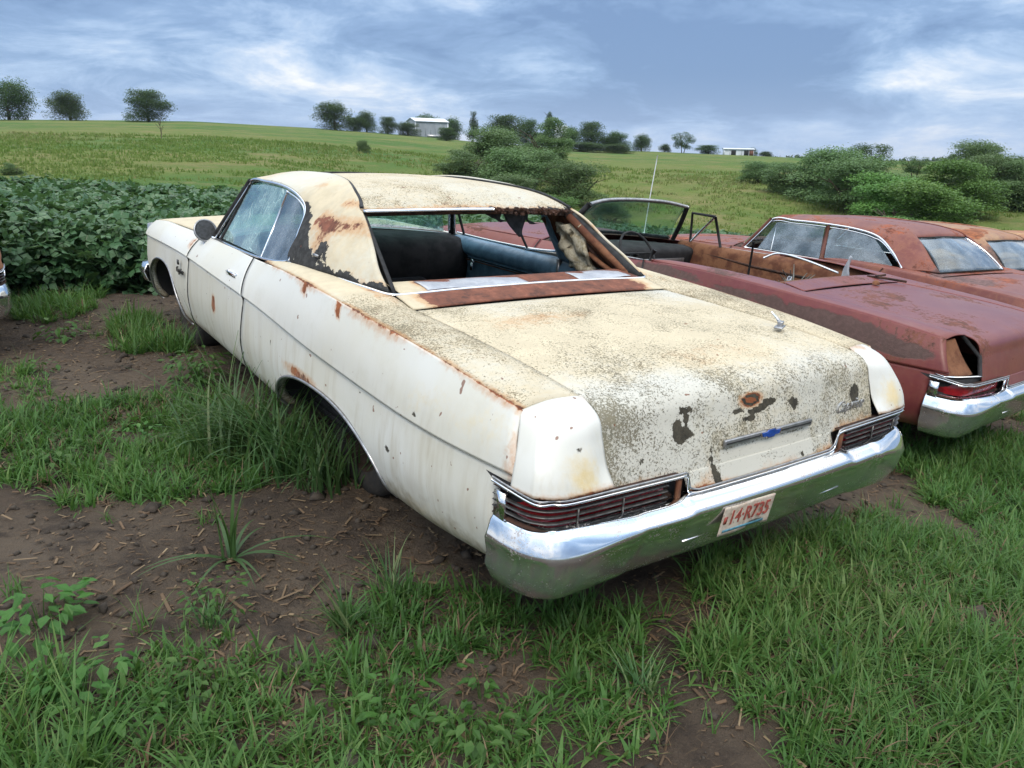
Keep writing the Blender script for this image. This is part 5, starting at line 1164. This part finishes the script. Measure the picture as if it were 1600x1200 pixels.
# ---------------------------------------------------------------- soybean field
rg = np.random.default_rng(12)
def bean_block(x0, x1, y0, y1, dens, seed):
    rg = np.random.default_rng(seed); n = int((x1-x0)*(y1-y0)*dens); x = rg.uniform(x0, x1, n); y = rg.uniform(y0, y1, n)
    top = .66+.07*noise2(x, y, 2.2, 31)+.05*noise2(x, y, 7, 32)+.035*np.cos(x*2*math.pi/.76)
    fr = 6.45+.16*noise2(x, y*0, 3, 33)
    edge = np.clip((y-fr)/.45, 0, 1); top = top*(.45+.55*np.sqrt(edge))
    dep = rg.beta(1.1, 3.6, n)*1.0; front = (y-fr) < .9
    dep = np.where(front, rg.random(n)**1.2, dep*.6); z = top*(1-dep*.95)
    k = (y > fr); # keep the car noses clear
    for cx_, cy_, hx, hy in ((-2.95, 7.2, 1.12, 2.9),): k &= ~((np.abs(x-cx_) < hx) & (np.abs(y-cy_) < hy))
    x, y, z, dep = x[k], y[k], z[k], dep[k]; n = len(x); s_ = rg.uniform(.06, .105, n)
    pos = np.stack([x, y, near_or(x, y)+z], 1)
    Rm = rotz(rg.uniform(0, 6.28, n))@rotx(rg.normal(-.30, .5, n))@roty(rg.normal(0, .5, n))
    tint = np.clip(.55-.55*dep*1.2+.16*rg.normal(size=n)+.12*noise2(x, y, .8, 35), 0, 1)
    return scatter(*TRI, pos, Rm, np.stack([s_*1.0, s_, s_], 1), tint)
def near_or(x, y): return height(x, y)
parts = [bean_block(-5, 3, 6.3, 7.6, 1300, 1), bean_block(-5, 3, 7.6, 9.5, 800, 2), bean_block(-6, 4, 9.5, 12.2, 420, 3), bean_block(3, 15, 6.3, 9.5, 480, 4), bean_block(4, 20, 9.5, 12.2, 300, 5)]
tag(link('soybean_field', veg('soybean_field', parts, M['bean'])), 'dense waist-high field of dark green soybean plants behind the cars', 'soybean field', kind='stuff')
# stems under the canopy's front edge
n = 900; x = rg.uniform(-5, 6, n); y = 6.5+rg.random(n)*.6; xs = np.stack([x, y, near_or(x, y)], 1)
tag(link('soybean_stems', veg('soybean_stems', [blades(xs, rg.uniform(.4, .75, n), np.full(n, .008), rg.uniform(0, 6.28, n), np.abs(rg.normal(0, .2, n)), rg.normal(0, .2, n), np.full(n, .3), 3)], M['bean'])), 'thin stems along the near edge of the soybean field', 'stems', kind='stuff')
# dark soil mass below the leaves is the ground itself

# ---------------------------------------------------------------- pasture tufts
n = 17000; u = rg.random(n); r = 15.5+(70-15.5)*u**1.3; az = rg.uniform(az_of(-150), az_of(1750), n); x = EX+r*np.sin(az); y = EY+r*np.cos(az)
k = noise2(x, y, .35, 61)+.4*noise2(x, y, 1.3, 62) > -.45; x, y, r = x[k], y[k], r[k]; n = len(x)
s_ = .10+.0045*r; m_ = 5; xx = np.repeat(x, m_)+rg.normal(0, 1, n*m_)*np.repeat(s_, m_)*.5; yy = np.repeat(y, m_)+rg.normal(0, 1, n*m_)*np.repeat(s_, m_)*.5
tn = np.clip(np.repeat(.45+.35*noise2(x, y, .12, 41)+.2*rg.normal(size=n), m_), 0, 1)
M['pasture_tuft'] = leafmat('pasture grass tufts', (.130, .235, .048), (.220, .310, .080), (.36, .34, .16), .45, .8, .05)
tag(link('pasture_grass', veg('pasture_grass', [blades(np.stack([xx, yy, height(xx, yy)-.02], 1), np.repeat(s_, m_)*rg.uniform(.2, .75, n*m_), np.repeat(s_, m_)*.30, rg.uniform(0, 6.28, n*m_), np.abs(rg.normal(.2, .2, n*m_)), rg.uniform(0, .8, n*m_), tn, 2)], M['pasture_tuft'])), 'uneven green and tan grass covering the hillside pasture', 'grass', kind='stuff')

# ---------------------------------------------------------------- trees and bushes
def crown_mesh(name, seed, mat_, lobes, leaves, ls, shape='round', droop=0.0):
    """unit crown: about 1 wide (x,y in +-.5), 0..1 high. Leaf clumps spread through lobes."""
    rg = np.random.default_rng(seed); L = []
    for i in range(lobes):
        a = rg.uniform(0, 6.28)
        if shape == 'round': h = rg.uniform(.05, .84); rr = .33*math.sqrt(max(.05, 1-((h-.36)/.60)**2))*rg.uniform(.2, 1.08); sz = rg.uniform(.12, .20)
        elif shape == 'tall': h = rg.uniform(.15, .93); rr = .26*(1-.8*h)*rg.uniform(.3, 1.1); sz = rg.uniform(.09, .16)*(1.25-.7*h)
        elif shape == 'airy': h = rg.uniform(.25, .95); rr = .36*math.sqrt(max(.05, 1-((h-.6)/.48)**2))*rg.uniform(.3, 1.1); sz = rg.uniform(.07, .13)
        else: h = rg.uniform(.10, .84); rr = .38*(1-.50*h)*rg.uniform(.1, 1.1); sz = rg.uniform(.09, .23)   # bush
        L.append((math.cos(a)*rr, math.sin(a)*rr, h, sz, sz*rg.uniform(.65, 1.0), rg.normal(0, .12)))
    w_ = np.array([l[3]**2 for l in L]); w_ /= w_.sum(); idx = rg.choice(len(L), leaves, p=w_); A = np.array(L)[idx]
    d = rg.normal(size=(leaves, 3)); d /= np.linalg.norm(d, axis=1)[:, None]; rad = rg.random(leaves)**.28*(1+.22*rg.normal(size=leaves)*.6)
    d[:, 2] = np.abs(d[:, 2])*np.where(rg.random(leaves) < (.8 if shape == 'bush' else .55), 1, -1)
    P = A[:, :3]+d*np.stack([A[:, 3], A[:, 3], A[:, 4]], 1)*rad[:, None]
    P[:, 2] = np.clip(P[:, 2], .015, None)
    az = np.arctan2(d[:, 1], d[:, 0])-1.57+rg.normal(0, .8, leaves); Rm = rotz(az)@rotx(rg.normal(-.1-droop, .6, leaves))@roty(rg.normal(0, .6, leaves))
    s_ = ls*rg.uniform(.6, 1.3, leaves); tint = np.clip(.50+A[:, 5]+.10*rg.normal(size=leaves)+.12*d[:, 2], 0, 1)
    V, F, T = scatter(*LEAF4, P, Rm, np.stack([s_*(1.0 if droop == 0 else .7), s_, s_], 1), tint)
    return veg(name, [(V, F, T)], mat_)
def trunk_mesh(name, seed, stems=1, h=.75, r=.035, spread=.22):
    rg = random.Random(seed); mb = MB()
    for k in range(stems):
        a = rg.uniform(0, 6.28); b = rg.uniform(.02, .05)*(stems > 1); P = [(math.cos(a)*b, math.sin(a)*b, -.06)]
        for j in range(1, 5): P.append((math.cos(a)*(b+spread*(stems > 1)*j/4)+rg.gauss(0, .012), math.sin(a)*(b+spread*(stems > 1)*j/4)+rg.gauss(0, .012), h*j/4))
        mb.tube(cr(P, 9), list(np.linspace(r, r*.3, 9)), 6)
        for q in range(3 if stems > 1 else 7):
            j = rg.randint(3, 7); base = cr(P, 9)[j]; a2 = rg.uniform(0, 6.28); l = rg.uniform(.14, .30)
            mb.tube(cr([tuple(base), (base[0]+math.cos(a2)*l*.5, base[1]+math.sin(a2)*l*.5, base[2]+l*.35), (base[0]+math.cos(a2)*l, base[1]+math.sin(a2)*l, base[2]+l*.6)], 5), list(np.linspace(r*.42, r*.12, 5)), 5)
    me = bpy.data.meshes.new(name); me.from_pydata(mb.v, [], mb.f); me.update(); me.materials.append(M['bark']); return me
CR = {}
for i in range(3): CR['round%d' % i] = (crown_mesh('crown', 100+i, M['tree'], 64, 17000, .027), trunk_mesh('trunk', 200+i, 1, .55))
for i in range(2): CR['tall%d' % i] = (crown_mesh('crown', 110+i, M['pine'], 50, 9000, .028, 'tall'), trunk_mesh('trunk', 210+i, 1, .9, .022))
for i in range(2): CR['airy%d' % i] = (crown_mesh('crown', 120+i, M['tree'], 60, 10000, .024, 'airy'), trunk_mesh('trunk', 220+i, 3, .85, .016, .2))
for i in range(4): CR['willow%d' % i] = (crown_mesh('crown', 130+i, M['willow'], 34, 26000, .026, 'bush', .35), trunk_mesh('trunk', 230+i, 4, .6, .02, .25))
for i in range(3): CR['bush%d' % i] = (crown_mesh('crown', 140+i, M['bright'], 30, 26000, .024, 'bush'), trunk_mesh('trunk', 240+i, 4, .5, .02, .25))
def place_tree(name, kind, px, r, width, hgt, label, group, rz=None, cat='tree'):
    """px gives the bearing of the tree as seen from where the photographer stood, r the distance in metres"""
    az = az_of(px); x, y = EX+r*math.sin(az), EY+r*math.cos(az)
    t = empty(name, Matrix.Translation((x, y, float(height(np.array(x), np.array(y)))-.12)) @ Matrix.Rotation(rz if rz is not None else random.uniform(0, 6.28), 4, 'Z') @ Matrix.Diagonal((width, width, hgt, 1)))
    tag(t, label, cat, group); link('crown', CR[kind][0], None, t); link('trunk', CR[kind][1], None, t)
S = lambda r, pix, px=800: r*pix/1206.3*.957*math.cos(az_of(px)-YAW)     # metres spanned by that many photo pixels at distance r
TR = [  # name, kind, px, r, width px, height px, label
 ('lone_tree', 'round0', 14, 168, 88, 62, 'leftmost of the three round trees on the hill crest, cut by the frame'), ('lone_tree', 'round1', 110, 168, 72, 47, 'middle and smallest of the three round trees on the hill crest'), ('lone_tree', 'round2', 231, 168, 80, 50, 'rightmost of the three round trees on the hill crest, widest one standing free'),
 ('round_tree', 'round0', 519, 172, 66, 44, 'dense rounded tree, first of the row left of the white barn'), ('round_tree', 'round1', 568, 176, 40, 34, 'second tree from the left in the row before the barn'), ('round_tree', 'round2', 601, 178, 34, 28, 'small tree just left of the white barn'),
 ('round_tree', 'round1', 663, 214, 66, 42, 'rounded tree rising behind the roof of the white barn'), ('round_tree', 'round0', 696, 210, 46, 38, 'rounded tree behind the right end of the white barn'), ('shrub', 'round2', 692, 150, 36, 22, 'dark rounded shrub in front of the right barn corner'),
 ('conical_tree', 'tall0', 733, 178, 32, 46, 'narrow pointed tree alone right of the white barn'), ('round_tree', 'round2', 785, 165, 74, 48, 'large dark spreading tree above the willow thicket'), ('round_tree', 'round0', 815, 175, 44, 44, 'dark tree leaning against the large one above the willows'), ('conical_tree', 'tall1', 850, 168, 34, 54, 'narrow pointed tree left of the white farmhouse'),
 ('round_tree', 'round1', 884, 176, 38, 36, 'rounded tree right beside the white farmhouse'), ('round_tree', 'round2', 918, 170, 58, 46, 'broad tree right of the white farmhouse'), ('round_tree', 'round0', 958, 172, 44, 32, 'lower dark tree in the middle of the crest hedge'), ('round_tree', 'round1', 995, 178, 36, 28, 'small dark tree at the right end of the crest hedge'),
 ('shrub', 'round0', 900, 150, 90, 16, 'low hedge of dark shrubs on the crest right of the farmhouse'), ('shrub', 'round1', 960, 150, 70, 16, 'low hedge shrubs at the right end of the crest hedge'),
 ('round_tree', 'airy0', 1060, 182, 42, 32, 'open-crowned tree beside the grass field edge near the small shed'), ('shrub', 'round1', 1032, 184, 22, 14, 'low shrub left of the open-crowned crest tree'), ('shrub', 'round2', 1100, 186, 44, 15, 'low hedge between open-crowned tree and small shed'), ('round_tree', 'round0', 1169, 196, 18, 14, 'small round tree behind the small white shed'), ('shrub', 'round1', 1190, 200, 26, 10, 'low dark bush right of the small shed'),
 ('shrub', 'round0', 632, 180, 44, 22, 'low dark shrub touching the left wall of the white barn'), ('shrub', 'round1', 764, 176, 44, 22, 'low shrub between the narrow pointed tree and the large spreading tree'), ('shrub', 'round2', 838, 172, 50, 24, 'low shrub below the second narrow pointed tree'), ('shrub', 'round0', 942, 172, 50, 24, 'shrub filling the hedge between broad tree and lower dark tree'), ('shrub', 'round2', 548, 176, 36, 22, 'low shrub between the first two trees of the row before the barn'),
 ('cottonwood_tree', 'airy1', 1350, 62, 92, 62, 'tall open-branched tree standing above the right thicket'), ('cottonwood_tree', 'airy0', 1428, 80, 60, 34, 'lighter open tree right of the tall one, above the thicket'),
 ('distant_tree', 'airy0', 1522, 150, 40, 26, 'distant thin tree on the skyline at the right'), ('distant_tree', 'airy1', 1545, 155, 26, 28, 'distant thin tree at the right end of the skyline'), ('distant_tree', 'round0', 1485, 150, 26, 18, 'distant dark tree on the skyline right of the thicket'),
]
for nm, kd, px_, r_, w_, h_, lb in TR: place_tree(nm, kd, px_, r_, S(r_, w_, px_)*1.06, S(r_, h_, px_)*1.04, lb, None, cat='shrub' if nm == 'shrub' else 'tree')
WL = [(720, 46, 110, 52, 'willow0', 'leftmost low willow bush of the middle thicket'), (768, 50, 120, 73, 'willow1', 'tall pale willow at the left of the middle thicket'), (850, 62, 90, 79, 'willow0', 'pale willow standing at the back of the middle thicket'), (820, 44, 150, 73, 'willow2', 'large feathery willow at the centre of the middle thicket'), (888, 42, 120, 66, 'willow3', 'dark willow right of the centre of the middle thicket'),
      (790, 38, 110, 52, 'willow3', 'low front willow in the middle thicket behind the white roof'), (945, 36, 80, 38, 'willow1', 'low dark willow bush ending the middle thicket on the right'), (860, 35, 100, 44, 'bush0', 'bright bush at the foot of the middle willow thicket')]
for px_, r_, w_, h_, kd, lb in WL: place_tree('willow_bush', kd, px_, r_, S(r_, w_, px_)*1.15, S(r_, h_, px_)*1.1, lb, None, cat='bush')
BL = [(1190, 58, 60, 34, 'willow2', 'grey-green bush at the far left of the right thicket'), (1235, 52, 80, 48, 'willow0', 'dark grey-green bush left in the right thicket'), (1290, 50, 110, 74, 'willow1', 'broad bush in the left half of the right thicket'), (1345, 46, 120, 78, 'willow3', 'dark bush below the tall open tree'), (1395, 42, 120, 78, 'bush0', 'bright green bush in the centre of the right thicket'),
      (1440, 38, 130, 92, 'bush1', 'largest bright green bush of the right thicket'), (1490, 46, 110, 84, 'bush2', 'bright bush right of the largest one'), (1415, 33, 120, 62, 'bush2', 'low front bush before the largest bright one'), (1470, 31, 90, 60, 'bush0', 'low front bush at the right foot of the thicket'), (1340, 36, 90, 44, 'bush1', 'low bright bush at the front left of the right thicket'),
      (1556, 52, 90, 72, 'willow2', 'dark bush near the right frame edge'), (1600, 50, 100, 76, 'willow0', 'dark grey-green bush cut by the right frame edge'), (1520, 62, 80, 70, 'willow1', 'dark bush further back between the bright and the dark ones'), (1265, 36, 70, 30, 'bush2', 'low bright scrub before the left half of the right thicket')]
for px_, r_, w_, h_, kd, lb in BL: place_tree('bush', kd, px_, r_, S(r_, w_, px_)*1.5, S(r_, h_, px_)*1.15, lb, None, cat='bush')
SB = [(1170, 22, 60, 26, 'bush1', 'yellow-green weedy bush behind the beans left of the sedan roof'), (1110, 24, 60, 18, 'bush2', 'low weedy bush behind the beans right of the convertible windshield'), (1225, 24, 60, 20, 'bush0', 'low weedy bush behind the maroon sedan windshield'), (230, 22, 70, 20, 'bush0', 'low green weedy clump above the left bean field'), (190, 24, 40, 16, 'bush1', 'smaller weedy clump left of the other one above the bean field'), (5, 30, 40, 22, 'willow0', 'dark bush at the left frame edge above the bean field'), (560, 60, 24, 18, 'willow1', 'small round bush alone in the pasture above the white roof'), (335, 26, 40, 10, 'bush2', 'low weeds behind the beans near the white windshield')]
for px_, r_, w_, h_, kd, lb in SB: place_tree('weedy_bush', kd, px_, r_, S(r_, w_, px_)*1.2, S(r_, h_, px_)*1.25, lb, None, cat='bush')
# far tree line on the horizon at the right: one distant mass
n = 9000; az = rg.uniform(az_of(1170), az_of(1700), n); r = rg.uniform(420, 470, n)*1.0; x = EX+r*np.sin(az); y = EY+r*np.cos(az); hz_ = rg.random(n)*(3+2.2*noise2(az*60, az*0, 3, 51)); s_ = rg.uniform(1.2, 2.6, n)
P = np.stack([x, y, EZ-(r)*(.0035)+hz_-1.5], 1)
tag(link('far_treeline', veg('far_treeline', [scatter(*LEAF4, P, rotz(rg.uniform(0, 6.28, n))@rotx(rg.normal(0, .7, n)), np.stack([s_, s_, s_], 1), np.clip(rg.normal(.4, .15, n), 0, 1))], M['pine'])), 'thin dark line of far trees along the right horizon', 'trees', kind='stuff')
# dead stalk in the pasture
az = az_of(247); r = 60; t = empty('dead_sapling', Matrix.Translation((EX+r*math.sin(az), EY+r*math.cos(az), float(height(np.array(EX+r*math.sin(az)), np.array(EY+r*math.cos(az))))))); tag(t, 'bare grey sapling alone on the left pasture slope', 'sapling')
mb = MB().tube([(0, 0, 0), (.05, 0, .5), (0, 0, .9), (.1, 0, 1.3)], [.03, .025, .02, .01], 6)
for a, z in ((.5, .5), (2.5, .7), (4, .9), (1.2, 1.0), (5.3, .6)): mb.tube([(0, 0, z), (math.cos(a)*.3, math.sin(a)*.3, z+.35)], [.02, .008], 5)
mb.build('stem', M['bark'], t)

# ---------------------------------------------------------------- farm buildings on the crest
def farm_building(name, label, px, r, wpx, hpx, ang, L_ratio, roof_h, mat_=None, doors=0, cat='barn'):
    az = az_of(px); x, y = EX+r*math.sin(az), EY+r*math.cos(az); z = float(height(np.array(x), np.array(y)))
    t = empty(name, Matrix.Translation((x, y, z-.1)) @ Matrix.Rotation(-az+ang, 4, 'Z')); tag(t, label, cat)
    Lx = S(r, wpx, px); W2 = Lx*L_ratio/2; hx = Lx/2; H = S(r, hpx, px); rh = H*roof_h
    w_ = MB(); w_.add([(-hx, -W2, 0), (hx, -W2, 0), (hx, W2, 0), (-hx, W2, 0), (-hx, -W2, H), (hx, -W2, H), (hx, W2, H), (-hx, W2, H), (-hx, 0, H+rh), (hx, 0, H+rh)],
       [(0, 1, 5, 4), (2, 3, 7, 6), (3, 0, 4, 8, 7), (1, 2, 6, 9, 5)]); w_.build('wall', mat_ or M['shed'], t, smooth=False)
    for s in (-1, 1):
        a = np.array([(-hx-.25, s*(W2+.35), H-.35*rh/W2), (hx+.25, s*(W2+.35), H-.35*rh/W2), (hx+.25, 0, H+rh), (-hx-.25, 0, H+rh)])+np.array([0, 0, .06])
        MB().poly([tuple(p) for p in (a if s < 0 else a[::-1])]).build('roof', M['shed_roof'], t, smooth=False, solid=.08)
    nr = int(Lx/.6)
    for k in range(nr+1): MB().box((-hx+Lx*k/nr, -W2-.03, H/2), (.09, .05, H-.1)).build('rib', M['shed'], t) if k % 2 == 0 else None
    for xx in (-hx, hx): MB().box((xx, -W2-.04, H/2), (.22, .08, H)).build('corner_trim', M['shed_roof'], t)
    if doors:
        for k, (dx, dw) in enumerate(doors): MB().box((dx*hx, -W2-.02, H*.42), (dw*Lx, .12, H*.80)).build('bay_shade_slab', M['opening_shade'], t)  # dark slab on the wall stands in for shade inside a bay
    return t, hx, W2, H
t, hx, W2, H = farm_building('metal_barn', 'white metal barn with gabled roof on the crest, trees behind it', 662, 190, 54, 24, .42, .62, .20)
MB().box((hx*.3, -W2-.05, .35), (hx*1.2, .1, .7)).build('base_band', M['trimdull'], t)
farm_building('farmhouse', 'small white farmhouse gable between crest trees', 868, 190, 18, 24, .2, .8, .4, M['shed_roof'], cat='house')
t, hx, W2, H = farm_building('open_shed', 'small white open-fronted shed with brown end on the right skyline', 1146, 192, 44, 10, .12, .5, .12, M['shed_roof'], doors=((-.36, .16), (.52, .16)))
MB().box((hx*.86, -W2-.06, H*.45), (hx*.28, .1, H*.8)).build('brown_panel', M['wood_red'], t)
# whip antenna standing on the convertible
t = dropped('whip_antenna', 'tall thin pale whip antenna rising above the convertible windshield', 'antenna', (.99, 4.10, .93))
MB().tube(cr([(0, 0, 0), (.02, 0, .42), (.05, .0, .82)], 12), [.0048]*12, 6).build('mast', M['shed_roof'], t); MB().lathe((0, 0, 0), (0, 0, 1), [(.02, 0), (.014, .02), (0, .03)], 12).build('base', M['chrome'], t)

# ---------------------------------------------------------------- thin summer haze
m = bpy.data.materials.new('thin haze'); m.use_nodes = True; g = G(m.node_tree)
vo = g.n('ShaderNodeVolumePrincipled', {'Color': (.80, .88, 1.0, 1), 'Density': .00016, 'Anisotropy': .2}).outputs[0]
g.n('ShaderNodeOutputMaterial', {1: vo})
hb = MB().box((0, 0, 4.5), (15600, 15600, 31)).build('haze', m, None, smooth=False); tag(hb, 'thin pale summer haze over the fields', 'haze', kind='stuff')
